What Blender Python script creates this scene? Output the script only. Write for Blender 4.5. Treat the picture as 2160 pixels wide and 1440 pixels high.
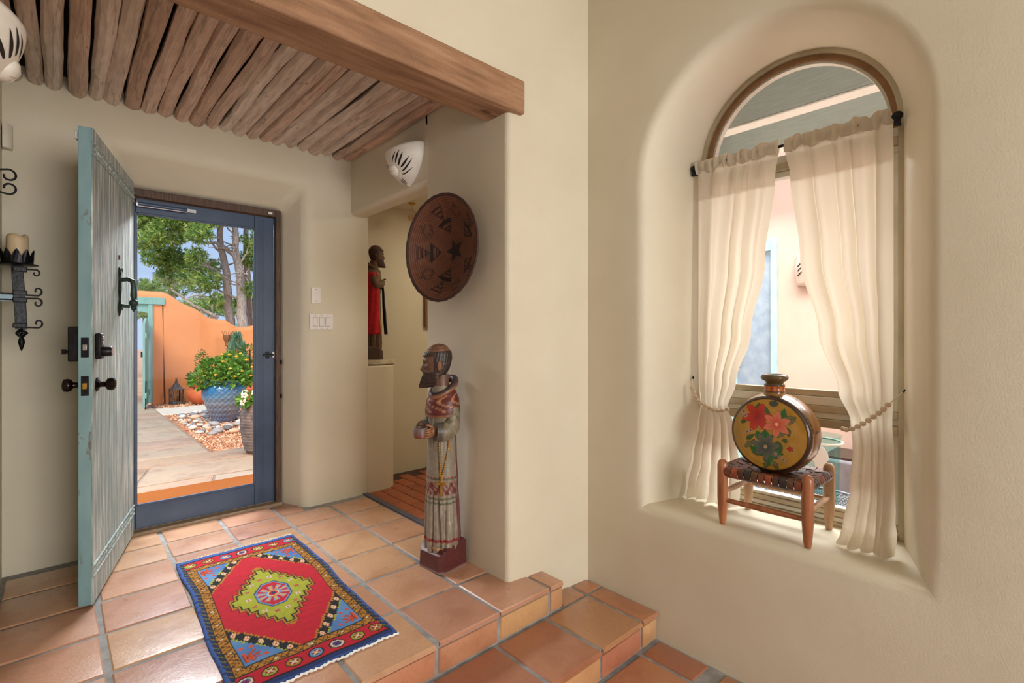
import bpy, bmesh, math, random
from math import sin, cos, pi, radians, sqrt, atan2, exp
from mathutils import Vector, Matrix, noise as mnoise
random.seed(7)
scene = bpy.context.scene
for o in list(bpy.data.objects): bpy.data.objects.remove(o)
COL = scene.collection

# ---------------------------------------------------------------- camera
cam_d = bpy.data.cameras.new('camera'); cam = bpy.data.objects.new('camera', cam_d); COL.objects.link(cam)
cam.location = (0, 0, 1.24); cam.rotation_euler = (pi/2, 0, -radians(42.4))
cam_d.sensor_width = 36; cam_d.lens = 1045/2160*36; cam_d.shift_y = -12/2160
cam_d.clip_start = 0.05; cam_d.clip_end = 300
scene.camera = cam
vs = scene.view_settings
vs.view_transform = 'Standard'; vs.look = 'None'; vs.gamma = 1; vs.use_curve_mapping = False
vs.exposure = 0.13

# ---------------------------------------------------------------- world, sun, added area lights
w = bpy.data.worlds.new('sky'); scene.world = w; w.use_nodes = True
nt = w.node_tree; nt.nodes.clear()
wo = nt.nodes.new('ShaderNodeOutputWorld'); bg = nt.nodes.new('ShaderNodeBackground')
tc = nt.nodes.new('ShaderNodeTexCoord'); sp = nt.nodes.new('ShaderNodeSeparateXYZ'); rp = nt.nodes.new('ShaderNodeValToRGB')
rp.color_ramp.elements[0].position = 0.0; rp.color_ramp.elements[0].color = (.50, .63, .86, 1)
rp.color_ramp.elements[1].position = .6; rp.color_ramp.elements[1].color = (.27, .44, .82, 1)
nt.links.new(tc.outputs['Generated'], sp.inputs[0]); nt.links.new(sp.outputs['Z'], rp.inputs[0])
nt.links.new(rp.outputs[0], bg.inputs[0]); nt.links.new(bg.outputs[0], wo.inputs[0]); bg.inputs[1].default_value = 1.0

def sun(rot, e, ang, col):
    d = bpy.data.lights.new('sun', 'SUN'); d.energy = e; d.angle = radians(ang); d.color = col
    o = bpy.data.objects.new('sun', d); COL.objects.link(o); o.rotation_euler = [radians(a) for a in rot]; return o
sun((42, 0, -42), 4.0, 28, (1, .93, .82))      # hazy high sun from behind the house

def area(name, loc, rot, sx, sy, e, col):
    d = bpy.data.lights.new(name, 'AREA'); d.shape = 'RECTANGLE'; d.size = sx; d.size_y = sy; d.energy = e; d.color = col
    o = bpy.data.objects.new(name, d); COL.objects.link(o); o.location = loc; o.rotation_euler = [radians(a) for a in rot]; return o
# added area lights stand in for unseen windows; rear and side walls are solid
area('rear_window_stand_in', (1.0, -3.9, 1.4), (90, 0, 0), 2.2, 2.0, 176, (1, .985, .96))
area('side_window_stand_in', (-2.9, -0.9, 1.5), (90, 0, -90), 2.6, 2.0, 14, (1, .98, .95))
# added area light outside the door, boosts daylight into the entry
area('porch_fill', (0.75, 5.0, 2.85), (-56, 0, 0), 2.0, 0.9, 260, (.95, .97, 1))

# added area light standing in for sky, brightens patio and curtains
area('patio_sky_fill', (5.05, 0.9, 3.75), (0, 50, 0), 1.7, 6.0, 700, (1, .98, .95))

# ---------------------------------------------------------------- helpers
def link(a, b): NT.links.new(a, b)
def newmat(name):
    global NT
    m = bpy.data.materials.new(name); m.use_nodes = True; NT = m.node_tree
    b = NT.nodes['Principled BSDF']; return m, b
def N(t, **k):
    n = NT.nodes.new('ShaderNode'+t)
    for a, v in k.items(): setattr(n, a, v)
    return n
def coords(kind, stretch):
    if kind == 'world':
        g = N('NewGeometry').outputs['Position']
    else:
        g = N('TexCoord').outputs['Object']
    mp = N('Mapping'); mp.inputs['Scale'].default_value = stretch; link(g, mp.inputs[0]); return mp.outputs[0]
def noise(vec, scale, detail=4, rough=.55):
    n = N('TexNoise'); n.inputs['Scale'].default_value = scale; n.inputs['Detail'].default_value = detail
    n.inputs['Roughness'].default_value = rough; link(vec, n.inputs['Vector']); return n.outputs['Fac']
def ramp(fac, *stops):
    r = N('ValToRGB'); e = r.color_ramp.elements
    while len(e) < len(stops): e.new(.5)
    for q, (p, c) in zip(e, stops): q.position = p; q.color = (*c, 1) if len(c) == 3 else c
    link(fac, r.inputs[0]); return r.outputs[0]
def mixc(fac, a, b, mode='MIX'):
    n = N('Mix', data_type='RGBA', blend_type=mode)
    for s, v in ((n.inputs[0], fac), (n.inputs[6], a), (n.inputs[7], b)):
        if isinstance(v, (int, float)): s.default_value = v
        elif isinstance(v, tuple): s.default_value = (*v, 1) if len(v) == 3 else v
        else: link(v, s)
    return n.outputs[2]
def bump(b, h, strength, dist=.01):
    n = N('Bump'); n.inputs['Strength'].default_value = strength; n.inputs['Distance'].default_value = dist
    link(h, n.inputs['Height']); link(n.outputs[0], b.inputs['Normal'])
def sr(r, g, b):
    f = lambda c: (c/255/12.92) if c <= 10 else ((c/255+.055)/1.055)**2.4
    return (f(r), f(g), f(b))
def mat(name, c1, c2=None, rough=.5, metal=0, scale=8, st=(1,1,1), bmp=.15, bscale=60, dist=.004, coat=0, kind='object', lo=.35, hi=.65, spec=.5):
    m, b = newmat(name)
    v = coords(kind, st)
    c2 = c2 or tuple(min(1, x*1.18) for x in c1)
    link(ramp(noise(v, scale), (lo, c1), (hi, c2)), b.inputs['Base Color'])
    b.inputs['Roughness'].default_value = rough; b.inputs['Metallic'].default_value = metal
    b.inputs['Coat Weight'].default_value = coat; b.inputs['Coat Roughness'].default_value = .15
    b.inputs['Specular IOR Level'].default_value = spec
    if bmp: bump(b, noise(v, bscale, 3), bmp, dist)
    return m
def colmat(name, rough=.6, bmp=.2, bscale=120, dist=.003, metal=0, coat=0, var=.15, vscale=25):
    m, b = newmat(name)
    a = N('VertexColor', layer_name='Col'); v = coords('object', (1,1,1))
    n = ramp(noise(v, vscale), (.3, (1-var,)*3), (.7, (1,)*3))
    link(mixc(1.0, a.outputs[0], n, 'MULTIPLY'), b.inputs['Base Color'])
    b.inputs['Roughness'].default_value = rough; b.inputs['Metallic'].default_value = metal; b.inputs['Coat Weight'].default_value = coat
    if bmp: bump(b, noise(v, bscale, 3), bmp, dist)
    return m

class G:
    """collects geometry for ONE mesh object"""
    def __init__(s): s.v = []; s.f = []; s.mi = []; s.c = None
    def add(s, vs_, fs, m=0):
        k = len(s.v); s.v += [tuple(p) for p in vs_]
        for f in fs: s.f.append(tuple(i+k for i in f)); s.mi.append(m)
        return s
    def box(s, x0, x1, y0, y1, z0, z1, m=0, M=None):
        p = [(x0,y0,z0),(x1,y0,z0),(x1,y1,z0),(x0,y1,z0),(x0,y0,z1),(x1,y0,z1),(x1,y1,z1),(x0,y1,z1)]
        if M: p = [M @ Vector(q) for q in p]
        return s.add(p, [(0,3,2,1),(4,5,6,7),(0,1,5,4),(1,2,6,5),(2,3,7,6),(3,0,4,7)], m)
    def rings(s, R, close=True, cap0=True, cap1=True, m=0):
        n = len(R[0]); vs_ = [p for r in R for p in r]; fs = []
        for i in range(len(R)-1):
            for j in range(n if close else n-1):
                k = (j+1) % n
                fs.append((i*n+j, i*n+k, (i+1)*n+k, (i+1)*n+j))
        if cap0 and close: fs.append(tuple(range(n-1, -1, -1)))
        if cap1 and close: fs.append(tuple(range((len(R)-1)*n, len(R)*n)))
        return s.add(vs_, fs, m)
    def lathe(s, prof, seg=24, o=(0,0,0), M=None, m=0, cap0=True, cap1=True, a0=0, a1=2*pi):
        R = []
        full = abs(a1-a0-2*pi) < 1e-6; k = seg if full else seg+1
        for r, z in prof:
            ring = [Vector((r*cos(a0+(a1-a0)*j/seg), r*sin(a0+(a1-a0)*j/seg), z)) for j in range(k)]
            if M: ring = [M @ p for p in ring]
            R.append([p+Vector(o) for p in ring])
        return s.rings(R, full, cap0 and prof[0][0] > 1e-5, cap1 and prof[-1][0] > 1e-5, m)
    def tube(s, pts, r, seg=8, m=0, flat=1.0, up=None):
        pts = [Vector(p) for p in pts]; n = len(pts); R = []; prev = None
        for i, p in enumerate(pts):
            t = (pts[min(i+1, n-1)]-pts[max(i-1, 0)]).normalized()
            if prev is None:
                a = Vector(up) if up else (Vector((0,0,1)) if abs(t.z) < .9 else Vector((1,0,0)))
            else: a = prev
            b = t.cross(a)
            if b.length < 1e-6: b = t.orthogonal()
            b.normalize(); a = b.cross(t).normalized(); prev = a
            rr = r[i] if isinstance(r, (list, tuple)) else r
            R.append([p+(a*cos(2*pi*j/seg)+b*sin(2*pi*j/seg)*flat)*rr for j in range(seg)])
        return s.rings(R, m=m)
    def ell(s, c, r, seg=12, ring=8, M=None, m=0):
        pr = [(max(sin(pi*i/ring), 1e-6), -cos(pi*i/ring)) for i in range(ring+1)]
        R = []
        for rr, z in pr:
            q = [Vector((rr*cos(2*pi*j/seg)*r[0], rr*sin(2*pi*j/seg)*r[1], z*r[2])) for j in range(seg)]
            if M: q = [M @ p for p in q]
            R.append([p+Vector(c) for p in q])
        return s.rings(R, cap0=False, cap1=False, m=m)
    def prism(s, poly, z0, z1, m=0, M=None):
        n = len(poly); p = [Vector((x,y,z0)) for x,y in poly]+[Vector((x,y,z1)) for x,y in poly]
        if M: p = [M @ q for q in p]
        return s.add(p, [tuple(range(n-1,-1,-1)), tuple(range(n, 2*n))]+[(i, (i+1)%n, (i+1)%n+n, i+n) for i in range(n)], m)
    def mesh(s, name, mats):
        me = bpy.data.meshes.new(name); me.from_pydata([tuple(p) for p in s.v], [], s.f)
        for m in (mats if isinstance(mats, (list, tuple)) else [mats]): me.materials.append(m)
        me.polygons.foreach_set('material_index', s.mi)
        if s.c:
            at = me.color_attributes.new('Col', 'FLOAT_COLOR', 'POINT')
            at.data.foreach_set('color', [x for c in s.c for x in (c[0], c[1], c[2], 1)])
        me.update(); return me
    def build(s, name, mats, parent=None, smooth=None, bevel=0, seg=2, loc=None, fix=True, weld=False):
        me = s.mesh(name, mats)
        if fix or weld:
            bm = bmesh.new(); bm.from_mesh(me)
            if weld: bmesh.ops.remove_doubles(bm, verts=bm.verts, dist=1e-5)
            if fix: bmesh.ops.recalc_face_normals(bm, faces=bm.faces)
            bm.to_mesh(me); bm.free()
        o = bpy.data.objects.new(name, me); COL.objects.link(o)
        if parent: o.parent = parent
        if loc: o.location = loc
        if smooth is not None: shade(me, smooth)
        if bevel:
            b = o.modifiers.new('bevel', 'BEVEL'); b.width = bevel; b.segments = seg; b.limit_method = 'ANGLE'; b.angle_limit = radians(35)
            b.harden_normals = False
            if smooth is None: shade(me, 40)
        return o
def shade(me, ang):
    """smooth shading with edges sharper than ang degrees kept sharp"""
    me.polygons.foreach_set('use_smooth', [True]*len(me.polygons))
    if ang < 180:
        bm = bmesh.new(); bm.from_mesh(me); lim = radians(ang)
        for e in bm.edges:
            if len(e.link_faces) == 2 and e.calc_face_angle(0) > lim: e.smooth = False
        bm.to_mesh(me); bm.free()
def tag(o, label=None, cat=None, group=None, kind=None):
    if label: o['label'] = label
    if cat: o['category'] = cat
    if group: o['group'] = group
    if kind: o['kind'] = kind
    return o
def thing(name, label, cat, loc=(0,0,0), rz=0, group=None):
    o = bpy.data.objects.new(name, None); COL.objects.link(o); o.location = loc; o.rotation_euler = (0, 0, rz)
    o.empty_display_size = .05
    return tag(o, label, cat, group)
def copy_tree(o, parent=None):
    c = o.copy(); COL.objects.link(c); c.parent = parent
    for ch in [x for x in bpy.data.objects if x.parent == o]: copy_tree(ch, c)
    return c
def inst(name, me, parent, loc, rz=0, scale=(1,1,1), rot=None):
    o = bpy.data.objects.new(name, me); COL.objects.link(o); o.parent = parent; o.location = loc
    o.rotation_euler = rot or (0, 0, rz); o.scale = scale; return o
def lerp(a, b, t): return a+(b-a)*t
def interp(tab, x):
    """piecewise-linear lookup in [(x, y...), ...]"""
    if x <= tab[0][0]: return tab[0][1:]
    for p, q in zip(tab, tab[1:]):
        if x <= q[0]:
            t = (x-p[0])/(q[0]-p[0]); t = t*t*(3-2*t)
            return tuple(lerp(a, b, t) for a, b in zip(p[1:], q[1:]))
    return tab[-1][1:]
rnd = random.uniform
def merge(sub_, into):
    """hand the parts of sub_ over to the thing they belong to"""
    M_ = into.matrix_basis.inverted() @ sub_.matrix_basis
    for ch in [x for x in bpy.data.objects if x.parent == sub_]:
        ch.parent = into; ch.matrix_basis = M_ @ ch.matrix_basis
    bpy.data.objects.remove(sub_)
# ================================================================ materials of the shell
def plaster_mat(name, c1, c2):
    m, b = newmat(name)
    v = coords('world', (1,1,1))
    link(ramp(noise(v, 1.6, 5), (.3, c1), (.7, c2)), b.inputs['Base Color'])
    b.inputs['Roughness'].default_value = .55; b.inputs['Specular IOR Level'].default_value = .25
    h = N('Math', operation='MULTIPLY_ADD'); link(noise(v, 5, 3), h.inputs[0]); h.inputs[1].default_value = 2.2
    link(noise(v, 170, 2), h.inputs[2])
    bump(b, h.outputs[0], .16, .006)
    return m
PLASTER = plaster_mat('cream_plaster', sr(214,204,181), sr(222,213,192))
STUCCO = plaster_mat('terracotta_stucco', sr(212,136,84), sr(222,150,98))
PEACH = plaster_mat('peach_stucco', sr(194,164,150), sr(204,176,164))
def tile_mat(name, stops, rough=.32, grain=.2, coat=.6):
    m, b = newmat(name)
    oi = N('ObjectInfo'); v = coords('world', (1,1,1))
    base = ramp(oi.outputs['Random'], *stops)
    off = N('VectorMath', operation='ADD'); link(v, off.inputs[0])
    cx = N('CombineXYZ'); ml = N('Math', operation='MULTIPLY'); ml.inputs[1].default_value = 31.; link(oi.outputs['Random'], ml.inputs[0])
    link(ml.outputs[0], cx.inputs[0]); link(ml.outputs[0], cx.inputs[1]); link(cx.outputs[0], off.inputs[1]); v2 = off.outputs[0]
    n1 = ramp(noise(v2, 5, 4), (.3, (.78,.68,.62)), (.5, (1,1,1)), (.75, (1.04,1.04,.92)))
    c = mixc(.8, base, n1, 'MULTIPLY')
    n2 = ramp(noise(v2, 60, 3), (.35, (.88,.88,.88)), (.6, (1,1,1)))
    c = mixc(.6, c, n2, 'MULTIPLY')
    link(c, b.inputs['Base Color'])
    rr = ramp(noise(v2, 9, 3), (.3, (rough*.8,)*3), (.7, (rough*1.35,)*3)); link(rr, b.inputs['Roughness'])
    b.inputs['Coat Weight'].default_value = coat; b.inputs['Coat Roughness'].default_value = .22
    h = N('Math', operation='MULTIPLY_ADD'); link(noise(v2, 7, 2), h.inputs[0]); h.inputs[1].default_value = 4; link(noise(v2, 90, 2), h.inputs[2])
    bump(b, h.outputs[0], grain, .006)
    return m
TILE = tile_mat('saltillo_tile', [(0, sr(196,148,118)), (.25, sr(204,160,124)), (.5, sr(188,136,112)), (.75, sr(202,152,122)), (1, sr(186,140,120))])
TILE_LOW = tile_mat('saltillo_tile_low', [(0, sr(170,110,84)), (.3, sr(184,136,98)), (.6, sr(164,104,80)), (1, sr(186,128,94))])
TILE_RISER = tile_mat('saltillo_riser', [(0, sr(198,146,104)), (.35, sr(204,160,114)), (.6, sr(184,118,94)), (1, sr(200,140,102))])
BRICK = tile_mat('brick_paver', [(0, sr(158,84,54)), (.5, sr(172,96,60)), (1, sr(146,78,52))], rough=.5, coat=0)
GROUT = mat('grey_grout', sr(132,130,130), sr(158,156,154), rough=.85, scale=20, kind='world', bmp=.4, bscale=180)
WOODLOG, _b = newmat('peeled_log_wood')
if 1:
    oi = N('ObjectInfo'); v = coords('object', (1,.12,1)); v1 = coords('object', (1,1,1))
    base = ramp(oi.outputs['Random'], (0, sr(190,162,142)), (.25, sr(222,208,194)), (.5, sr(206,178,158)), (.75, sr(230,218,206)), (1, sr(206,168,144)))
    n = ramp(noise(v, 60, 5), (.3, (.66,.62,.60)), (.6, (1,1,1)))
    c = mixc(.75, base, n, 'MULTIPLY')
    kn = N('TexVoronoi'); kn.inputs['Scale'].default_value = 9; link(coords('object', (1,.55,1)), kn.inputs['Vector'])
    k2 = ramp(kn.outputs['Distance'], (.05, (.18,.13,.1)), (.11, (1,1,1))); c = mixc(.75, c, k2, 'MULTIPLY')
    cr = noise(coords('object', (14,.9,14)), 1.0, 3, .5)
    k3 = ramp(cr, (.485, (1,1,1)), (.497, (.15,.1,.08)), (.503, (.15,.1,.08)), (.515, (1,1,1)))
    c = mixc(.35, c, k3, 'MULTIPLY')
    gy = ramp(noise(v1, 4, 3), (.4, (1,1,1)), (.7, (1.12,1.14,1.16))); c = mixc(1, c, gy, 'MULTIPLY')
    link(c, _b.inputs['Base Color']); _b.inputs['Roughness'].default_value = .6
    bump(_b, noise(coords('object', (1,.5,1)), 16, 2), .7, .012)
BEAMWOOD, _b = newmat('rough_sawn_beam')
if 1:
    v = coords('object', (.12,1,1)); v1 = coords('object', (1,1,1))
    c = ramp(noise(v, 22, 6), (.3, sr(120,86,62)), (.5, sr(154,114,84)), (.72, sr(178,140,110)))
    sv = noise(coords('object', (60,9,16)), 3.0, 4, .75)
    c = mixc(.55, c, ramp(sv, (.54, (1,1,1)), (.70, (1.5,1.46,1.4))), 'MULTIPLY')
    kn = N('TexVoronoi'); kn.inputs['Scale'].default_value = 2.2; link(coords('object', (1,2.2,2.2)), kn.inputs['Vector'])
    c = mixc(.8, c, ramp(kn.outputs['Distance'], (.04, (.25,.17,.12)), (.1, (1,1,1))), 'MULTIPLY')
    link(c, _b.inputs['Base Color']); _b.inputs['Roughness'].default_value = .6
    bump(_b, sv, .35, .004)
DARK = mat('dark_deck', sr(38,30,25), rough=.9, bmp=0)

# ================================================================ walls
def struct(o, label, cat=None):
    return tag(o, label, kind='structure')
def bev(o, w_, seg=4, ang=35):
    b = o.modifiers.new('round', 'BEVEL'); b.width = w_; b.segments = seg; b.limit_method = 'ANGLE'; b.angle_limit = radians(ang); return o

# --- door wall with splayed opening
YW, YD = 3.66, 3.895
g = G()
f = [(-.22,YW,-.02),(.20,YW,-.02),(.20,YW,2.35),(1.318,YW,2.35),(1.318,YW,-.02),(1.80,YW,-.02),(1.80,YW,2.70),(1.318,YW,2.70),(.20,YW,2.70),(-.22,YW,2.70),(-.22,YW,2.35),(1.80,YW,2.35)]
b = [(.284,YD,-.02),(.284,YD,2.163),(1.212,YD,2.163),(1.212,YD,-.02)]
e = [(.284,4.12,-.02),(.284,4.12,2.163),(1.212,4.12,2.163),(1.212,4.12,-.02)]
g.add(f+b+e, [(0,1,2,10),(10,2,8,9),(2,3,7,8),(3,4,5,11),(7,3,11,6), (1,12,13,2),(2,13,14,3),(3,14,15,4),
              (12,16,17,13),(13,17,18,14),(14,18,19,15)])
o = g.build('wall_door', PLASTER, smooth=30, weld=True); struct(o, 'cream plaster wall with splayed reveal around the entry door')
bev(o, .05, 5, 15)
# outer face of the house beside and above the door
g = G(); g.box(-.6,.284,4.0,4.12,-.1,3.2).box(1.212,4.2,4.10,4.2,-.1,3.2).box(.284,1.212,4.0,4.12,2.163,3.2)
struct(g.build('wall_facade', STUCCO), 'terracotta stucco outer face of the house around the door')

# --- partition beside the opening: pillar, jamb and header in one
g = G()
plan = [(1.66,1.85),(2.0,1.81),(2.216,1.785),(2.35,1.785),(2.35,2.0),(1.80,2.02),(1.80,2.604),(1.66,2.604)]
r_ = .03; arc = lambda cx, cy_, a0, a1: [(cx+r_*cos(lerp(a0, a1, k/6)), cy_+r_*sin(lerp(a0, a1, k/6))) for k in range(7)]
plan = arc(1.66+r_, 1.848+r_, pi, 1.5*pi)+plan[1:7]+arc(1.66+r_, 2.604-r_, pi/2, pi)
g.prism(plan, -.30, 2.535); g.box(1.66,1.80,1.99,2.604,2.535,2.72)
o = g.build('wall_pillar', PLASTER, smooth=25); struct(o, 'cream plaster pillar wall between the entry and the step')
g = G(); g.box(1.66,1.80,2.55,3.72,2.165,2.72)
o = g.build('wall_header', PLASTER, smooth=30); struct(o, 'cream plaster header over the side doorway'); bev(o, .035, 5, 40)
g = G()
g.prism([(-3.0,1.848),(1.69,1.848),(2.0,1.81),(2.216,1.785),(2.4,1.785),(2.4,2.0),(-3.0,2.0)], 2.535, 3.25)
struct(g.build('wall_upper', PLASTER, smooth=30), 'cream plaster wall above the wooden beam')
g = G(); g.box(-.36,-.22,1.90,3.75,-.3,2.75)
struct(g.build('wall_left', PLASTER), 'cream plaster wall at the hinge side of the entry')

# --- side passage beyond the opening
g = G(); g.box(1.80,4.0,4.03,4.12,-.05,2.6)
struct(g.build('wall_passage', PLASTER), 'cream plaster back wall of the side passage')
g = G(); g.box(3.9,4.0,1.9,4.1,-.05,2.6).box(1.8,4.0,1.93,2.03,-.05,2.6)
struct(g.build('wall_passage_end', PLASTER), 'cream plaster end wall of the side passage')
g = G(); g.box(1.75,4.0,1.95,4.1,2.395,2.5)
struct(g.build('ceiling_passage', PLASTER), 'pale ceiling of the side passage')
# curved pedestal below the niche
g = G()
pts = [(1.79,YW-.004)]
for i in range(13):
    a = -pi/2+i*(pi/2)/12; pts.append((1.93+.16*cos(a)*.95, 3.80+.14*sin(a)))
pts += [(2.082,4.05),(1.79,4.05)]
g.prism(pts, -.02, 1.0)
o = g.build('wall_niche', PLASTER, smooth=30); struct(o, 'curved plaster half wall under the niche statue'); bev(o, .012, 3, 50)

# --- window wall with arched deep niche
XW, XI = 2.213, 2.60
def arch(cy, hw, zs, zb, x, n=20, m=10):
    P = []
    for i in range(m): P.append((x, cy+hw, lerp(zb, zs, i/m)))              # left side, up
    for i in range(n+1): a = pi*i/n; P.append((x, cy+hw*cos(a), zs+hw*sin(a)))
    for i in range(1, m+1): P.append((x, cy-hw, lerp(zs, zb, i/m)))
    for i in range(1, m): P.append((x, lerp(cy-hw, cy+hw, i/m), zb))
    return [Vector(p) for p in P]
def arch_off(x, d, t):
    """loop between the lip (t=0) and the window (t=1); d widens it"""
    return arch(lerp(.863,.869,t), lerp(.557,.444,t)+d, lerp(2.04,2.155,t), lerp(.372,.374,t)-d, x)
loops = []
r = .05
for k in range(7):
    a = k/6*pi/2; loops.append(arch_off(XW+r*(1-cos(a)), r*(1-sin(a)), 0 if k < 6 else .06))
for k in range(1, 9): loops.append(arch_off(lerp(XW+r, XI+.1, k/8), 0, min(1, .06+.94*k/6.2)))
g = G(); g.rings(loops, cap0=False, cap1=False)
L0 = loops[0]; n0 = len(L0); Y0, Y1, Z0, Z1 = -4.1, 1.82, -.32, 3.25; cy, cz = .863, 1.35
out = []
for p in L0:
    dy, dz = p.y-cy, p.z-cz; s_ = 1e9
    if dy > 1e-6: s_ = min(s_, (Y1-cy)/dy)
    if dy < -1e-6: s_ = min(s_, (-.6-cy)/dy)
    if dz > 1e-6: s_ = min(s_, (Z1-cz)/dz)
    if dz < -1e-6: s_ = min(s_, (Z0-cz)/dz)
    out.append(Vector((XW, cy+dy*s_, cz+dz*s_)))
mid = [a*.75+b_*.25 for a, b_ in zip(L0, out)]
g.rings([out, mid, L0], cap0=False, cap1=False)
# fill the rectangle's corners
for cyy, czz in ((Y1,Z1),(-.6,Z1),(-.6,Z0),(Y1,Z0)):
    best = sorted(range(n0), key=lambda i: (out[i]-Vector((XW,cyy,czz))).length)
    i1 = [i for i in best if abs(out[i].y-cyy) < 1e-4][0]; i2 = [i for i in best if abs(out[i].z-czz) < 1e-4][0]
    g.add([out[i1], out[i2], (XW,cyy,czz)], [(0,1,2)])
g.add([(XW,-.6,Z0),(XW,Y0,Z0),(XW,Y0,Z1),(XW,-.6,Z1)], [(0,1,2,3)])
o = g.build('wall_window', PLASTER, smooth=50, weld=True); struct(o, 'cream plaster wall with a deep arched window niche')
g = G(); g.box(2.70,2.74,-4.1,.38,-.35,3.25).box(2.70,2.74,1.37,2.1,-.35,3.25).box(2.70,2.74,.38,1.37,2.70,3.25).box(2.70,2.74,.38,1.37,-.35,.30)
for i in range(16):
    a0, a1 = pi*i/16, pi*(i+1)/16; q = [(.869+.46*cos(a0), 2.155+.46*sin(a0)), (.869+.46*cos(a1), 2.155+.46*sin(a1))]
    g.add([(2.70,q[0][0],q[0][1]),(2.70,q[1][0],q[1][1]),(2.70,q[1][0],2.72),(2.70,q[0][0],2.72)], [(0,1,2,3)])
struct(g.build('wall_patio', PEACH), 'peach stucco outer face of the house towards the patio')
# --- rest of the room behind the camera
g = G(); g.box(-3.1,-3.0,-4.1,2.0,-.32,3.25)
DARKWALL = mat('bounce_cutting_brown', sr(128,100,76), sr(146,116,90), rough=.6, kind='world')  # invented brown for unseen walls, chosen to cut their bounce light
struct(g.build('wall_room_side', DARKWALL), 'brown side wall of the living room, darkened to cut bounce light')
g = G(); g.box(-3.1,2.25,-4.2,-4.05,-.32,3.25)
struct(g.build('wall_rear', DARKWALL), 'brown rear wall of the living room, darkened to cut bounce light')
g = G(); g.box(-3.1,-.22,1.85,2.0,-.3,2.54)
struct(g.build('wall_room_front', PLASTER), 'cream plaster wall left of the entry hall')
g = G(); g.box(-3.1,2.75,-4.2,2.1,3.16,3.26)
struct(g.build('ceiling_room', PLASTER), 'plain plaster ceiling of the living room')

# ================================================================ floors: slabs of grout with single tiles
def tile_mesh(name, mt, w_=.31, d_=.305, h_=.022, j=.004, seed=0):
    r_ = random.Random(seed); P = []
    for (ins, z) in ((0, -h_), (0, -.006), (.005, -.0015), (.014, 0)):
        for sx, sy in ((-1,-1),(1,-1),(1,1),(-1,1)): P.append([sx*(w_/2-ins), sy*(d_/2-ins), z])
    jj = [(r_.uniform(-j,j), r_.uniform(-j,j), r_.uniform(-.0012,.0006)) for _ in range(4)]
    for k, p in enumerate(P): q = jj[k%4]; p[0] += q[0]; p[1] += q[1]; p[2] += q[2]
    F = [(12,13,14,15)]
    for L in range(3):
        for i in range(4): k = (i+1)%4; F.append((L*4+i, L*4+k, L*4+4+k, L*4+4+i))
    g_ = G(); g_.add(P, F); me = g_.mesh(name, mt); shade(me, 30); return me
def tiles(parent, meshes, cells, gap=.02, z=0):
    """one tile object per (x0,x1,y0,y1) cell; shared meshes, scaled where a tile was cut"""
    for (x0, x1, y0, y1) in cells:
        inst('tile', random.choice(meshes), parent, ((x0+x1)/2, (y0+y1)/2, z), 0, ((x1-x0-gap)/.31, (y1-y0-gap)/.305, 1))
TM = [tile_mesh('tile', TILE, seed=i) for i in range(6)]
TL = [tile_mesh('tile', TILE_LOW, seed=i+20) for i in range(5)]
TR = [tile_mesh('riser_tile', TILE_RISER, j=.002, seed=i+40) for i in range(5)]
P_ = .331
GZ = -.007
g = G(); g.prism([(-.24,1.69),(1.875,1.69),(1.875,1.87),(1.77,1.87),(1.77,3.70),(1.215,3.70),(1.215,4.0),(.28,4.0),(.28,3.70),(-.24,3.70)], -.30, GZ)
fl = g.build('floor', GROUT); struct(fl, 'upper entry floor of sealed terracotta tiles with grey joints')
xs = [-.23,.129-P_*0+0,.466,.79,1.127,1.463,1.775]
xs = [-.215, .132, .464, .793, 1.129, 1.462, 1.755]
ys = [1.668, 2.010, 2.345, 2.672, 3.001, 3.330, 3.590, 3.87]
cells = []
for i in range(len(xs)-1):
    for j in range(len(ys)-1):
        x0, x1, y0, y1 = xs[i], xs[i+1], ys[j], ys[j+1]
        if j == 6:
            if x1 < .2 or x0 > 1.3: continue
            x0 = max(x0, .26); x1 = min(x1, 1.30)
        cells.append((x0, x1, y0, y1))
cells.append((1.755+.03, 1.893, 1.668, 1.86))
cells.remove((1.462,1.755,1.668,2.010)); cells.append((1.462,1.79,1.668,2.010))
tiles(fl, TM, cells)
# upper riser
zt, zm, zl = 0, -.137, -.274
def riser(parent, xs_, y, z0, z1):
    for a, c in zip(xs_, xs_[1:]):
        inst('riser_tile', random.choice(TR), parent, ((a+c)/2, y, (z0+z1)/2), 0, ((c-a-.018)/.31, (z1-z0)/.305, 1), rot=(pi/2, 0, 0))
riser(fl, [-.215,.132,.464,.793,1.129,1.462,1.79,1.893], 1.682, zm+.004, zt-.032)
g = G(); g.box(-3.0,2.23,1.352,1.90,-.5,zm+GZ)
fm = g.build('floor_step', GROUT); struct(fm, 'middle step of terracotta tiles below the pillar')
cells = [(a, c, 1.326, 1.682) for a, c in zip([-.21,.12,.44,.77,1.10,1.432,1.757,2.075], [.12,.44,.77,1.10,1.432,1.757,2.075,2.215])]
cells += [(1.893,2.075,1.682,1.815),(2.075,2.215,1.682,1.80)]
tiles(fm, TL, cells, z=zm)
riser(fm, [.12,.44,.77,1.10,1.432,1.757,2.075,2.215], 1.340, zl+.004, zm-.032)
g = G(); g.box(-3.0,2.23,-4.1,1.37,-.5,zl+GZ)
fo = g.build('floor_room', GROUT); struct(fo, 'lower room floor of reddish terracotta tiles')
cells = []
xl = [2.215-.17]+[2.045-.33*k for k in range(1, 8)]
for j in range(5):
    y1 = 1.335-.325*j; y0 = y1-.325
    cells.append((2.045+(.02 if j%2 else 0), 2.21, y0+.05, y1-.01 if j else 1.335))
    for k in range(6): cells.append((xl[k+1]+.02*0, xl[k], y0, y1))
tiles(fo, TL, cells, z=zl)
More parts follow.
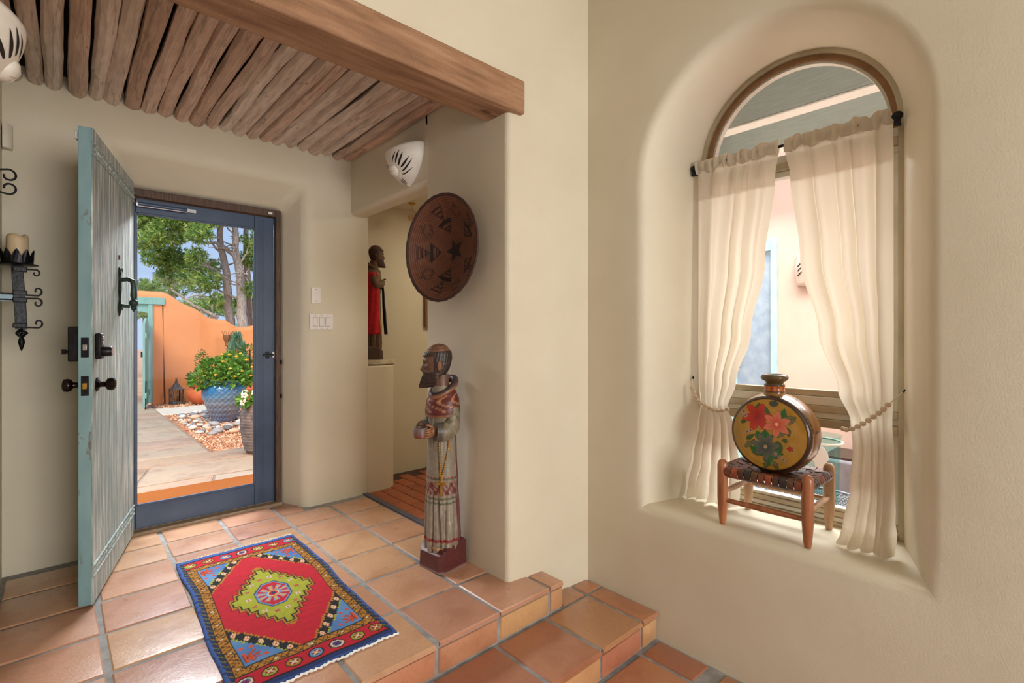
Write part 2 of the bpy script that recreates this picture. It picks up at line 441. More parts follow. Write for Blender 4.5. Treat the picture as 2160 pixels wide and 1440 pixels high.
# brick pavers of the passage
g = G(); g.box(1.76,4.0,1.95,4.1,-.3,-.010)
fp = g.build('floor_passage', mat('dark_joint', sr(70,52,44), rough=.9, kind='world')); struct(fp, 'brick paved floor of the side passage')
def brick_mesh(seed):
    me = tile_mesh('brick', BRICK, .31, .305, .02, .002, seed); return me
BM_ = [brick_mesh(60+i) for i in range(4)]
bw, bl = .105, .21
for i in range(9):
    x0 = 1.80+i*bw
    for j in range(11):
        y0 = 2.05+j*bl-(bl/2 if i%2 else 0)
        if y0+bl > 4.04 or y0 < 2.0: continue
        inst('brick', random.choice(BM_), fp, (x0+bw/2, y0+bl/2, -.002), 0, ((bw-.006)/.31, (bl-.006)/.305, 1))
g = G(); g.box(1.757,1.80,2.60,3.66,-.02,.004)
struct(g.build('trim_1', mat('iron_strip', sr(84,82,92), rough=.5, kind='world')), 'dark metal threshold strip between tiles and bricks')

# ================================================================ entry ceiling: latillas and beam
g = G(); g.box(-.3,1.8,1.95,3.8,2.66,2.72)
ce = g.build('ceiling', DARK); struct(ce, 'entry ceiling of peeled wooden poles laid side by side')
def log_mesh(seed, L=1.86):
    r_ = random.Random(seed); g_ = G(); n, seg = 22, 9; R = []
    fac = [r_.uniform(.90,1.08) for _ in range(seg)]; ph = r_.uniform(0, 9); k0 = r_.uniform(.93,1.05)
    for i in range(n+1):
        t = i/n; y = -L/2+L*t; rr = k0*lerp(.0405,.0365,t)*(1+.04*sin(t*9+ph))
        cx = .006*sin(t*5+ph)+.003*sin(t*13+ph*2); cz_ = .004*sin(t*6+ph*3)
        ring = []
        for j in range(seg):
            a = 2*pi*j/seg+.26*mnoise.noise((j*2.3+seed*7, t*11, seed)); q_ = rr*(fac[j]+.10*mnoise.noise((j*1.7+seed*5, t*9, seed)))
            ring.append((cx+q_*cos(a), y, cz_+q_*sin(a)))
        R.append(ring)
    g_.rings(R); me = g_.mesh('latilla', WOODLOG); shade(me, 17); return me
LM = [log_mesh(s_) for s_ in range(10)]
nl = 23
for i in range(nl):
    x = -.185+(1.62+.185)*i/(nl-1)
    inst('latilla', LM[(i*7)%10], ce, (x+rnd(-.004,.004), 2.83, 2.606+rnd(-.006,.006)), 0, (1.0,1,1.0+rnd(-.05,.08)), rot=(0, rnd(0,6.28), rnd(-.006,.006)+(pi if i%2 else 0)))
g = G()
R = []
for i in range(25):
    x = -2.9+(1.745+2.9)*i/24; q = [(1.812,2.365),(2.012,2.363),(2.012,2.565),(1.812,2.53)]
    R.append([(x, y+.0025*mnoise.noise((x*3,y*9,z*5)), z+.003*mnoise.noise((x*2.5,y*7,z*11+3))) for y, z in q])
g.rings(R)
o = g.build('beam', BEAMWOOD, bevel=.008, seg=2); tag(o, 'long rough sawn brown timber beam under the upper wall', 'beam')
# ================================================================ entry door: frame, storm door, open leaf
FRAMEWOOD = mat('dark_frame_wood', sr(58,46,40), sr(104,74,54), rough=.55, scale=14, st=(8,8,.6), bmp=.2)
BLUEMETAL = mat('slate_blue_metal', sr(52,72,100), sr(66,88,118), rough=.35, scale=3, bmp=.03, spec=.5)
BLACKIRON = mat('black_iron', sr(20,20,22), sr(34,34,38), rough=.38, metal=.6, scale=30, bmp=.3, bscale=80)
STEEL = mat('brushed_steel', sr(170,170,172), rough=.3, metal=.9, bmp=0)
BRASS = mat('brass', sr(196,150,70), rough=.3, metal=.9, bmp=0)
WHITE = mat('white_plastic', sr(226,224,220), sr(232,230,228), rough=.4, bmp=0)
def glass_mat(name, tint=(.97,.985,.98), refl=.002):
    m, b = newmat(name); NT.nodes.remove(b); out = NT.nodes['Material Output']
    t = N('BsdfTransparent'); t.inputs[0].default_value = (*tint, 1); gl = N('BsdfGlossy'); gl.inputs['Roughness'].default_value = .02
    lw = N('LayerWeight'); lw.inputs['Blend'].default_value = .18
    mr = N('MapRange'); mr.inputs[3].default_value = refl*.5; mr.inputs[4].default_value = .06; link(lw.outputs['Fresnel'], mr.inputs[0])
    mx = N('MixShader'); link(mr.outputs[0], mx.inputs[0]); link(t.outputs[0], mx.inputs[1]); link(gl.outputs[0], mx.inputs[2]); link(mx.outputs[0], out.inputs[0])
    return m
GLASS = glass_mat('clear_glass')

g = G(); g.box(.284,.300,3.86,4.05,0,2.163).box(1.176,1.212,3.865,4.05,0,2.163).box(.300,1.176,3.865,4.05,2.112,2.163)
fr = g.build('door_1', FRAMEWOOD, bevel=.004); tag(fr, 'dark brown wooden jamb and head of the entry door', kind='structure')
g = G(); g.box(.284,1.212,3.835,3.90,-.01,.016).box(.284,1.212,3.90,4.1,-.02,.022)
g.build('threshold', mat('worn_oak', sr(150,126,100), sr(172,150,124), rough=.55, st=(1,10,10)), fr, bevel=.005)
g = G()
for k in range(3): g.box(1.166+.004*k,1.174+.004*k,3.872+k*.012,3.880+k*.012,.02,2.11)
g.build('weather_strip', BLACKIRON, fr)
g = G(); g.box(1.12,1.15,3.855,3.866,2.125,2.142)
g.build('alarm_sensor', WHITE, fr, bevel=.003)
g = G(); g.box(1.205,1.213,3.845,3.868,1.03,1.06).box(1.205,1.213,3.845,3.868,.78,.81)
g.build('strike_plate', BLACKIRON, fr, bevel=.002)

sd = thing('storm_door', 'closed slate blue storm door with one tall clear glass pane', 'door', (.300, 3.90, .02))
def flat(name, x0, x1, y0, y1, z0, z1, m_=None, par=None, bv=.003):
    return G().box(x0-.300, x1-.300, y0-3.90, y1-3.90, z0-.02, z1-.02).build(name, m_ or BLUEMETAL, par or sd, bevel=bv)
sl = flat('stile', .300,.352,3.885,3.925,.024,2.105)
sr_ = flat('stile', 1.036,1.166,3.885,3.925,.024,2.105)
flat('top_rail', .352,1.036,3.886,3.924,2.012,2.105)
flat('bottom_rail', .352,1.036,3.886,3.924,.024,.172)
for k in range(4): flat('rib', .308+.009*k,.311+.009*k,3.8825,3.886,.05,2.08,None,sl,0)
for k in range(5): flat('rib', 1.062+.009*k,1.065+.009*k,3.8825,3.886,.05,2.08,None,sr_,0)
flat('glazing_bead', .346,.360,3.876,3.89,.168,2.016); flat('glazing_bead', 1.028,1.042,3.876,3.89,.168,2.016)
flat('glazing_bead', .36,1.028,3.876,3.89,.166,.182); flat('glazing_bead', .36,1.028,3.876,3.89,2.002,2.016)
flat('glass_pane', .352,1.036,3.903,3.907,.172,2.012, GLASS, None, 0)
cl = G().tube([(.055,-.045,2.045),(.32,-.045,2.045)], .013, 12).build('closer_tube', BLUEMETAL, sd, smooth=40)
G().tube([(.02,-.03,2.05),(.055,-.045,2.045)], .006, 8).tube([(.055,-.06,2.028),(.055,-.065,2.05),(.055,-.06,2.07)], .003, 6).tube([(.055,-.06,2.028),(.32,-.058,2.030)], .003, 6).box(.30,.37,-.05,-.02,2.034,2.056).build('closer_bracket', STEEL, cl, smooth=40)
h_ = G().box(.79,.862,-.036,-.024,1.072,1.086).box(.81,.835,-.026,-.014,1.055,1.104).build('latch_lever', BLACKIRON, sd, bevel=.003)
G().box(.850,.868,-.03,-.012,1.06,1.105).build('latch_plate', STEEL, h_, bevel=.003)

# ---- the open leaf, hinged at the left jamb; local x runs from hinge to free edge, local -y is the weathered outer face
DL, DT = .915, .05
lf = thing('entry_door', 'weathered teal plank door standing open on the hinge side', 'door', (.290, 3.862, .012), atan2(-.9689,-.2474))
TEAL = mat('aged_teal_paint', sr(104,142,150), sr(136,170,176), rough=.6, scale=5, st=(3,3,1), bmp=.2, bscale=50)
WASH, _b = newmat('washed_grey_teal_board')
v = coords('object', (1,1,.045)); v2 = coords('object', (1,1,.3))
c = ramp(noise(v, 75, 5, .7), (.36, sr(98,116,116)), (.5, sr(156,170,168)), (.64, sr(236,238,234)))
c = mixc(ramp(noise(v2, 3, 3), (.35, (0,)*3), (.7, (.55,)*3)), c, sr(146,166,166))
link(c, _b.inputs['Base Color']); _b.inputs['Roughness'].default_value = .6; bump(_b, noise(v, 75, 5, .7), .4, .003)
m, _b = newmat('worn_teal_edge'); TEAL = m
v = coords('object', (1,1,.35)); c = ramp(noise(v, 5), (.35, sr(104,142,150)), (.65, sr(136,170,176)))
c = mixc(ramp(noise(coords('object', (3,3,1)), 5, 4, .65), (.60, (0,)*3), (.66, (.8,)*3)), c, sr(112,78,64))
link(c, _b.inputs['Base Color']); _b.inputs['Roughness'].default_value = .6
# faces: local +y side (after rotation) faces the entry's right
Z1_ = 2.178
body = G().box(.0,DL,-.003,DT-.006,0,Z1_).build('door_body', TEAL, lf, bevel=.003)
npl = 6; wpl = DL/npl
for k in range(npl):
    for z0, z1 in ((.185,2.055),):
        g = G().box(k*wpl+.002,(k+1)*wpl-.002,DT-.008,DT,z0,z1); g.build('plank', WASH, lf, bevel=.003)
G().box(0,DL,DT-.008,DT+.002,0,.125).build('bottom_rail', WASH, lf, bevel=.004)
G().box(0,DL,DT-.008,DT+.002,2.112,Z1_).build('top_rail', WASH, lf, bevel=.004)
for zc in (.155, 2.084):
    tr_ = G().box(0,DL,DT-.008,DT+.002,zc-.03,zc+.028).box(0,DL,DT,DT+.008,zc-.03,zc-.022).box(0,DL,DT,DT+.008,zc+.02,zc+.028).build('carved_rail', WASH, lf, bevel=.002)
    g = G()
    for k in range(30): g.ell((.015+k*.0305,DT+.003,zc), (.013,.005,.008), 8, 4, Matrix.Rotation(.6,3,'Y'))
    g.build('rope_carving', WASH, tr_, smooth=60)
# hardware on the leaf
def hx(name, g_, m_, par=lf, sm=40, bv=0): return g_.build(name, m_, par, smooth=None if bv else sm, bevel=bv)
RY = Matrix.Rotation(-pi/2, 4, 'X')   # lathe axis -> +y
kx, kz = DL-.068, 1.0
prof = [(.034,0),(.034,.004),(.02,.010),(.013,.014),(.013,.030),(.016,.034),(.027,.040),(.031,.052),(.029,.064),(.018,.071),(.0,.072)]
hx('knob', G().lathe(prof, 24, (kx,DT,kz), RY), mat('oiled_bronze', sr(30,22,20), sr(44,34,30), rough=.2, metal=.7, bmp=0))
hx('knob', G().lathe(prof, 24, (kx,-.003,kz), Matrix.Rotation(pi/2,4,'X')), bpy.data.materials['oiled_bronze'])
hx('latch_faceplate', G().box(DL,DL+.002,.008,.036,kz-.045,kz+.045), BLACKIRON, bv=.001)
hx('latch_bolt', G().box(DL,DL+.010,.014,.030,kz-.014,kz+.014), BRASS, bv=.002)
lz = 1.175
hx('lock_faceplate', G().box(DL,DL+.002,.008,.036,lz-.045,lz+.045), BLACKIRON, bv=.001)
hx('dead_bolt', G().box(DL,DL+.006,.014,.030,lz-.014,lz+.014), STEEL, bv=.002)
kp = hx('keypad_lock', G().box(kx-.022,kx+.038,DT,DT+.024,lz-.055,lz+.065), BLACKIRON, bv=.006)
hx('key_button', G().box(kx-.010,kx+.016,DT+.024,DT+.027,lz+.034,lz+.052), STEEL, kp, bv=.002)
hx('key_button', G().box(kx-.010,kx+.016,DT+.024,DT+.027,lz+.010,lz+.028), STEEL, kp, bv=.002)
hx('lock_cylinder', G().lathe([(.024,0),(.024,.03),(.021,.034),(0,.034)], 20, (kx+.004,DT+.024,lz-.02), RY), BLACKIRON, kp)
hx('cylinder_face', G().lathe([(.014,0),(.014,.002),(0,.002)], 16, (kx+.004,DT+.058,lz-.02), RY), STEEL, kp)
il = hx('lock_housing', G().box(kx-.03,kx+.045,-.045,-.003,lz-.065,lz+.095), BLACKIRON, bv=.006)
hx('thumb_turn', G().tube([(kx+.005,-.045,lz-.02),(kx+.005,-.062,lz-.02)], .008, 10).box(kx+.002,kx+.008,-.075,-.06,lz-.032,lz-.008), BLACKIRON, il)
# door knocker, green patinated
GRN = mat('green_patina_bronze', sr(38,52,46), sr(64,82,70), rough=.45, metal=.5, scale=40)
qx, qz = .40, 1.49
kn_ = hx('knocker_plate', G().tube([(qx,DT+.004,qz+.115),(qx,DT+.006,qz+.10),(qx,DT+.006,qz+.05),(qx,DT+.006,qz),(qx,DT+.006,qz-.06),(qx,DT+.005,qz-.12),(qx,DT+.003,qz-.155)], [.006,.016,.012,.018,.010,.018,.004], 10, flat=.45), GRN)
hx('plate_scroll', G().tube([(qx,DT+.01,qz+.085),(qx-.018,DT+.012,qz+.095),(qx-.02,DT+.012,qz+.11)], .005, 6).tube([(qx,DT+.01,qz+.085),(qx+.018,DT+.012,qz+.082),(qx+.022,DT+.012,qz+.07)], .005, 6).tube([(qx,DT+.01,qz-.09),(qx+.014,DT+.012,qz-.10),(qx-.012,DT+.012,qz-.115)], .006, 6), GRN, kn_)
hx('knocker_handle', G().tube([(qx,DT+.01,qz+.045),(qx,DT+.04,qz+.05),(qx,DT+.062,qz+.04),(qx,DT+.066,qz+.01),(qx,DT+.066,qz-.04),(qx,DT+.066,qz-.06)], [.011,.012,.014,.012,.016,.010], 10).ell((qx,DT+.066,qz-.08), (.022,.022,.022), 14, 8).lathe([(.0,-.03),(.012,-.012),(.014,0),(.006,.008)], 12, (qx,DT+.066,qz-.102)), GRN, kn_)
hx('strike_stud', G().tube([(qx,DT,qz-.095),(qx,DT+.05,qz-.10)], [.012,.008], 10), GRN, kn_)
hx('nail', G().box(qx-.005,qx+.005,DT,DT+.006,qz+.155,qz+.18), mat('rust', sr(92,52,40), rough=.7), kn_)
hx('top_bumper', G().box(DL-.06,DL-.02,-.022,-.003,2.125,2.165), WHITE, bv=.006)

# ================================================================ courtyard seen through the storm door
def vp(px, py, Y):
    u = px-1080.; dx, dy, dz = .6743*1045+.7385*u, .7385*1045-.6743*u, 708-py; t = Y/dy
    return Vector((dx*t, Y, 1.24+dz*t))
GZ0 = -.10
g = G(); g.box(-14,-2.6,4.2,60,-.6,GZ0-.035).box(-2.6,4.2,4.2,60,-.6,GZ0-.035).box(4.2,30,4.2,60,-.6,GZ0-.035)
o = g.build('ground', mat('red_earth', sr(196,146,112), sr(212,168,136), rough=.95, scale=2, kind='world', bmp=.4, bscale=30)); tag(o, 'bare reddish earth around the courtyard', kind='structure')
STONEM = tile_mat('flagstone', [(0, sr(176,160,138)), (.3, sr(186,172,150)), (.6, sr(168,150,128)), (.8, sr(184,160,138)), (1, sr(174,160,144))], rough=.75, grain=.5, coat=0)
g = G(); g.box(-2.0,1.30,4.1,12.6,-.4,GZ0-.014).box(1.30,4.0,4.1,6.60,-.4,GZ0-.014)
pv = g.build('flagstone_path', mat('sand_joint', sr(142,130,116), sr(158,146,130), rough=.9, kind='world')); tag(pv, 'irregular flagstone paving leading from door to gate', kind='structure')
def stone(poly):
    cx = sum(p[0] for p in poly)/len(poly); cy_ = sum(p[1] for p in poly)/len(poly); P = []
    for (k, z) in ((.0,-.03),(.008,-.004),(.02,0)):
        for x, y in poly:
            d = sqrt((x-cx)**2+(y-cy_)**2)+1e-6; s_ = (d-k-.008)/d; P.append((cx+(x-cx)*s_, cy_+(y-cy_)*s_, z))
    n = len(poly); F = [tuple(range(2*n, 3*n))]+[(L*n+i, L*n+(i+1)%n, L*n+n+(i+1)%n, L*n+n+i) for L in range(2) for i in range(n)]
    q = G(); q.add(P, F); o_ = q.build('flagstone', STONEM, pv, smooth=25); o_.location.z = GZ0+rnd(-.003,.003)
def stone_row(x0, x1, ya, yb, n):
    """ya, yb: functions x->y of the row's borders; n stones with slanted joints"""
    cuts = [0]+sorted(rnd((k+.75)/n, (k+1.25)/n) for k in range(n-1))+[1]
    c0 = [lerp(x0, x1, c) for c in cuts]; c1 = [min(x1, max(x0, c+(rnd(-.22,.22) if 0 < i < n else 0))) for i, c in enumerate(c0)]
    for i in range(n):
        a, b_, c_, d = c0[i], c0[i+1], c1[i+1], c1[i]
        stone([(a, ya(a)), ((a+b_)/2, ya((a+b_)/2)), (b_, ya(b_)), (c_, yb(c_)), ((c_+d)/2, yb((c_+d)/2)), (d, yb(d))])
def border(y, amp): 
    p, q = rnd(0, 9), rnd(-.09,.09)
    return lambda x: y+amp*sin(x*2.1+p)+q*(x-.6)
bs = [border(4.15,.0)]; y = 4.15
while y < 6.3: y += rnd(.5,.8); bs.append(border(min(y,6.6), .05 if y < 6.3 else 0))
bs[-1] = lambda x: 6.59
for a, b_ in zip(bs, bs[1:]): stone_row(-1.9, 3.2, a, b_, 4)
bs = [lambda x: 6.60]; y = 6.6
while y < 12.2: y += rnd(.45,.75); bs.append(border(y, .04))
for a, b_ in zip(bs, bs[1:]): stone_row(-1.9, 1.285, a, b_, random.choice((2,3)))
# concrete strip and gravel beds
g = G(); g.box(1.30,4.0,10.25,11.15,-.3,GZ0-.003)
tag(g.build('cross_path', mat('pale_concrete', sr(206,200,186), sr(216,210,196), rough=.85, kind='world', bmp=.3), bevel=.01), 'pale concrete strip crossing the gravel bed', kind='structure')
GRAVEL = mat('tan_gravel_bed', sr(172,120,86), sr(206,158,122), rough=.95, scale=70, kind='world', bmp=.8, bscale=90, dist=.02)
g = G(); g.box(1.30,4.0,6.60,10.25,-.3,GZ0-.02).box(1.30,4.0,11.15,12.0,-.3,GZ0-.02)
gbed = tag(g.build('gravel_bed', GRAVEL), 'bed of tan gravel beside the flagstone path', kind='structure')
PEB = [mat('pebble_%s' % n_, sr(*c_), rough=.8, bmp=0) for n_, c_ in (('tan',(206,156,116)),('rust',(176,112,78)),('pale',(222,196,166)),('brown',(148,104,78)))]
g = G()
for k in range(9000):
    t = random.random()
    if t < .86: x, y = 1.32+abs(random.gauss(0,.9)), lerp(6.62,10.2, random.random()**1.6)
    else: x, y = rnd(1.32,3.2), rnd(11.18,11.95)
    if x > 3.6: continue
    s_ = rnd(.008,.017); a = rnd(0,6.28); z = GZ0-.016+rnd(0,.008)
    p = [(x+s_*cos(a), y+s_*sin(a), z), (x-s_*sin(a), y+s_*cos(a)*.8, z+.003), (x-s_*cos(a), y-s_*sin(a), z), (x+s_*sin(a), y-s_*cos(a)*.7, z-.002), (x, y, z+s_*.8)]
    g.add(p, [(0,1,4),(1,2,4),(2,3,4),(3,0,4)], random.randrange(4))
tag(g.build('gravel', PEB, gbed, fix=False), kind='stuff')
# river stones round the blue pot
STN = [mat('river_stone_%d' % i, sr(*c_), sr(*[min(255,q+22) for q in c_]), rough=.6, scale=12) for i, c_ in enumerate([(150,150,150),(118,120,126),(186,182,174),(206,170,140),(100,100,104),(214,206,196),(170,160,150)])]
SM = []
for i in range(7):
    q = G(); q.ell((0,0,0), (1,.72,.45), 9, 6); q.v = [tuple(x*(1+.14*mnoise.noise((p[0]*1.3+i*4, p[1]*1.3, p[2]))) for x in p) for p in q.v]
    me = q.mesh('river_stone', STN[i]); shade(me, 180); SM.append(me)
placed = []
def river(x, y, s_):
    ki = random.randrange(7); o_ = bpy.data.objects.new('river_stone', SM[ki]); COL.objects.link(o_)
    o_.location = (x, y, GZ0-.012+s_*.40); o_.scale = (s_, s_, s_); o_.rotation_euler = (rnd(-.15,.15), rnd(-.15,.15), rnd(0,6.28))
    cn = ('mid grey','slate grey','pale warm grey','tan','dark charcoal','off white','taupe')[ki]
    tag(o_, 'smooth %s river stone in the gravel around the blue glazed pot' % cn, 'stone', cn+' river stones around the blue pot'); placed.append((x, y, s_))
tries = 0
while len(placed) < 105 and tries < 20000:
    tries += 1; a = rnd(0, 2*pi); rr = rnd(.27, .98); s_ = rnd(.04,.09)
    x, y = 1.93+rr*cos(a)*.72, 8.8+rr*sin(a)*1.3
    if x < 1.40 or y > 10.15 or y < 7.62: continue
    if any((x-p[0])**2+(y-p[1])**2 < ((s_+p[2])*1.0)**2 for p in placed): continue
    river(x, y, s_)
# --- courtyard wall and gate
prof = [(-3.0,2.13),(.2,2.13),(1.09,2.13),(1.50,2.125),(1.60,2.10),(1.69,2.05),(1.81,1.945),(1.95,1.87),(2.10,1.805),(2.20,1.73),(2.30,1.645),(2.40,1.605),(2.66,1.58),(2.75,1.52),(2.84,1.45),(2.99,1.427),(3.154,1.46),(3.6,1.55),(5.0,1.6)]
fine = []
for i in range(120):
    x = lerp(-3.0, 5.0, i/119)
    k = [j for j in range(len(prof)-1) if prof[j][0] <= x][-1]; t = (x-prof[k][0])/(prof[k+1][0]-prof[k][0]); fine.append((x, lerp(prof[k][1], prof[k+1][1], t)))
R = []
for x, zt_ in fine:
    ope = .20 < x < 1.30
    zb = 1.995 if -.35 < x < 1.52 else -.2
    ring = [(x,12.0,zb),(x,12.0,zt_-.10)]+[(x,12.0+.13-.13*cos(a),zt_-.10+.10*sin(a)) for a in [pi*k/6 for k in range(1,6)]]+[(x,12.26,zt_-.10),(x,12.26,zb)]
    R.append(ring)
g = G(); g.rings(R, close=False)
g.box(1.355,1.53,12.0,12.26,-.2,1.852).box(-.9,.13,12.0,12.26,-.2,2.0)
g.box(1.50,1.53,12.0,12.26,1.85,2.0)
cw = tag(g.build('courtyard_wall', STUCCO, smooth=40), 'terracotta stucco courtyard wall with stepped curving top', kind='structure')
TEALW = mat('teal_gate_paint', sr(104,160,154), sr(130,180,172), rough=.6, scale=6, st=(4,4,.5), bmp=.3)
gt = thing('timber_gateway', 'teal painted timber lintel and posts set in the terracotta wall', 'gate', (.75,12.0,-.1))
def gb(name, x0, x1, y0, y1, z0, z1): return G().box(x0-.75,x1-.75,y0-12,y1-12,z0+.1,z1+.1).build(name, TEALW, gt, bevel=.006)
gb('lintel', -.35,1.55,11.965,12.12,1.857,1.995); gb('post', 1.28,1.355,11.97,12.1,-.08,1.857); gb('post', .13,.20,11.97,12.1,-.08,1.857)
g = G(); pts = [(.20,1.857),(1.28,1.857),(1.28,1.665)]
for k in range(40): x = 1.28-1.08*k/39; pts.append((x, 1.70+.035*abs(sin((x-.2)/1.08*pi*4))-.02))
g.add([(x-.75,12.0-12,z+.1) for x, z in pts]+[(x-.75,.03,z+.1) for x, z in pts], [tuple(range(len(pts))), tuple(range(2*len(pts)-1, len(pts)-1, -1))]+[(i, (i+1)%len(pts), len(pts)+(i+1)%len(pts), len(pts)+i) for i in range(len(pts))])
g.build('scalloped_board', TEALW, gt)
merge(gt, cw)
lw_ = thing('gate_leaf', 'teal plank gate leaf swung open inward beside its post', 'gate', (1.265,11.93,GZ0), atan2(-.97,-.17))
for k in range(5):
    if k == 1:
        G().box(.02+k*.155,.17+k*.155,-.018,.018,.05,1.05).box(.02+k*.155,.07+k*.155,-.018,.018,1.05,1.5).box(.13+k*.155,.17+k*.155,-.018,.018,1.05,1.5).box(.02+k*.155,.17+k*.155,-.018,.018,1.5,1.64).build('plank', TEALW, lw_, bevel=.003)
    else: G().box(.02+k*.155,.17+k*.155,-.018,.018,.04,1.62+.05*sin(k)).build('plank', TEALW, lw_, bevel=.003)
G().box(.02,.79,.018,.04,.2,.3).build('batten', TEALW, lw_, bevel=.003); G().box(.02,.79,.018,.04,1.3,1.4).build('batten', TEALW, lw_, bevel=.003)
G().tube([(.76,.02,0),(.76,.03,.5),(.70,.03,.5)], .008, 6).build('drop_bolt', BLACKIRON, lw_)
G().box(.68,.74,-.05,-.02,.95,1.05).build('latch', BLACKIRON, lw_, bevel=.004)
# --- doormat
COIR = mat('coir', sr(158,88,28), sr(184,110,40), rough=1, scale=140, bmp=.9, bscale=260, dist=.01)
dm = thing('doormat', 'orange brown coir doormat outside the storm door', 'doormat', (.80,4.72,GZ0))
G().box(-.62,.60,-.44,.45,0,.022).build('coir_pile', COIR, dm, bevel=.006)
G().box(-.63,.61,.45,.475,0,.012).build('rubber_edge', mat('mat_edge', sr(120,70,34), rough=.9), dm)

# --- foliage helpers
def leaf(g_, p, d, n_, L, W, m=0):
    d = d.normalized(); s_ = d.cross(n_)
    if s_.length < 1e-4: s_ = d.orthogonal()
    s_.normalize(); up = s_.cross(d)
    g_.add([p, p+d*L*.45+s_*W/2+up*W*.15, p+d*L, p+d*L*.45-s_*W/2+up*W*.15], [(0,1,2),(0,2,3)], m)
def rvec(r_): 
    while 1:
        q = Vector((r_.uniform(-1,1), r_.uniform(-1,1), r_.uniform(-1,1)))
        if .05 < q.length < 1: return q
def leafball(g_, c, r, n_, L, W, seed, nm=1, inner=.55, out=.8):
    r_ = random.Random(seed); c = Vector(c)
    for k in range(n_):
        q = rvec(r_).normalized(); rad = r_.uniform(inner, 1.0); p = c+Vector((q.x*r[0], q.y*r[1], q.z*r[2]))*rad
        d = (q*out+rvec(r_)*.9); leaf(g_, p, d, rvec(r_), L*r_.uniform(.7,1.2), W*r_.uniform(.7,1.2), r_.randrange(nm))
def leafmat(name, c_):
    m, b = newmat(name); NT.nodes.remove(b); out_ = NT.nodes['Material Output']
    d = N('BsdfDiffuse'); t_ = N('BsdfTranslucent'); d.inputs[0].default_value = (*c_, 1); t_.inputs[0].default_value = (*c_, 1)
    x_ = N('MixShader'); x_.inputs[0].default_value = .4; link(d.outputs[0], x_.inputs[1]); link(t_.outputs[0], x_.inputs[2]); link(x_.outputs[0], out_.inputs[0]); return m
def leafmats(base, *cols): return [leafmat(base+str(i), sr(*c_)) for i, c_ in enumerate(cols)]
LANT = leafmats('lantana_leaf', (112,160,66), (146,192,92), (86,132,58))
ORG = mat('orange_flower', sr(246,168,40), sr(252,190,70), rough=.7, bmp=0, scale=60)
DKG = leafmats('topiary_leaf', (82,120,64), (112,150,80), (64,98,54))
PALE = leafmats('juniper_leaf', (118,164,132), (150,190,156), (96,140,112))
def flower(par, p, r_, m_=ORG):
    q = G()
    for k in range(9):
        a = k*2.4; rr = r_*.62*sqrt(k/9.); q.ell((p[0]+rr*cos(a), p[1]+rr*sin(a), p[2]+r_*.35*(1-k/9.)), (r_*.42, r_*.42, r_*.32), 6, 4)
    return q.build('flower', m_, par, smooth=60)
# --- blue glazed pot
bp = thing('potted_lantana', 'bushy orange flowered lantana in a large blue glazed pot on river stones', 'potted plant', (1.92,8.86,GZ0))
BLUEGL, _b = newmat('blue_grey_glaze')
tcz = N('SeparateXYZ'); link(N('TexCoord').outputs['Object'], tcz.inputs[0]); mr = N('MapRange'); mr.inputs[1].default_value = .0; mr.inputs[2].default_value = .62; link(tcz.outputs['Z'], mr.inputs[0])
nz = noise(coords('object', (1,1,1)), 6, 3); ad = N('Math', operation='ADD'); link(mr.outputs[0], ad.inputs[0]); sb = N('Math', operation='MULTIPLY_ADD'); link(nz, sb.inputs[0]); sb.inputs[1].default_value = .5; sb.inputs[2].default_value = -.25; link(sb.outputs[0], ad.inputs[1])
link(ramp(ad.outputs[0], (.05, sr(92,106,136)), (.45, sr(126,136,150)), (.62, sr(98,136,164)), (.8, sr(36,108,158)), (1, sr(60,120,160))), _b.inputs['Base Color'])
_b.inputs['Roughness'].default_value = .18; _b.inputs['Coat Weight'].default_value = .5
pr_ = [(0,.155),(.05,.172),(.12,.20),(.2,.232),(.3,.268),(.4,.296),(.46,.303),(.52,.296),(.57,.27),(.60,.245),(.615,.25),(.63,.262),(.64,.258)]
R = []
for i in range(64):
    z = .64*i/63; r0 = interp(pr_, z)[0]; am = .011 if .03 < z < .57 else 0
    R.append([((r0+am*(abs(sin(a*11+z*42))*abs(sin(a*11-z*42))-.4))*cos(a), (r0+am*(abs(sin(a*11+z*42))*abs(sin(a*11-z*42))-.4))*sin(a), z) for a in [2*pi*k/132 for k in range(132)]])
g = G(); g.rings(R, cap1=False); g.build('pot_body', BLUEGL, bp, smooth=60)
SOIL = mat('dark_soil', sr(64,46,34), rough=1)
G().lathe([(.25,.60),(0,.605)], 20).build('soil', SOIL, bp)
pl_ = thing('lantana_plant', 'bushy green lantana with orange flowers in the blue glazed pot', 'plant', (1.92,8.86,GZ0+.61))
g = G()
for k, (c_, r_) in enumerate([((0,0,.16),(.36,.36,.22)),((-.26,-.02,.06),(.2,.2,.16)),((.26,.02,.08),(.2,.2,.17)),((.02,-.2,.08),(.26,.16,.15)),((.12,.05,.30),(.2,.2,.16)),((-.12,.05,.24),(.18,.18,.14))]): leafball(g, c_, r_, 330, .075, .045, 100+k, 3)
tag(g.build('foliage', LANT, pl_, fix=False), kind='stuff')
g = G()
for k in range(9): a = k*.7; g.tube([(0,0,-.01),(.1*cos(a),.1*sin(a),.1),(.24*cos(a),.24*sin(a),.2)], .006, 5)
g.build('stem', DKG[2], pl_)
for k, (x, y, z) in enumerate([(-.30,-.1,.19),(-.17,-.27,.13),(.02,-.30,.22),(.20,-.24,.17),(.13,-.2,.40),(.22,-.05,.44),(.30,-.1,.34),(-.06,-.22,.33),(.38,-.1,.22),(-.1,-.28,.05),(.08,-.33,.10),(.33,-.2,.09),(-.02,.0,.43),(.05,-.12,.43)]): flower(pl_, (x,y,z), .034)
merge(pl_, bp)
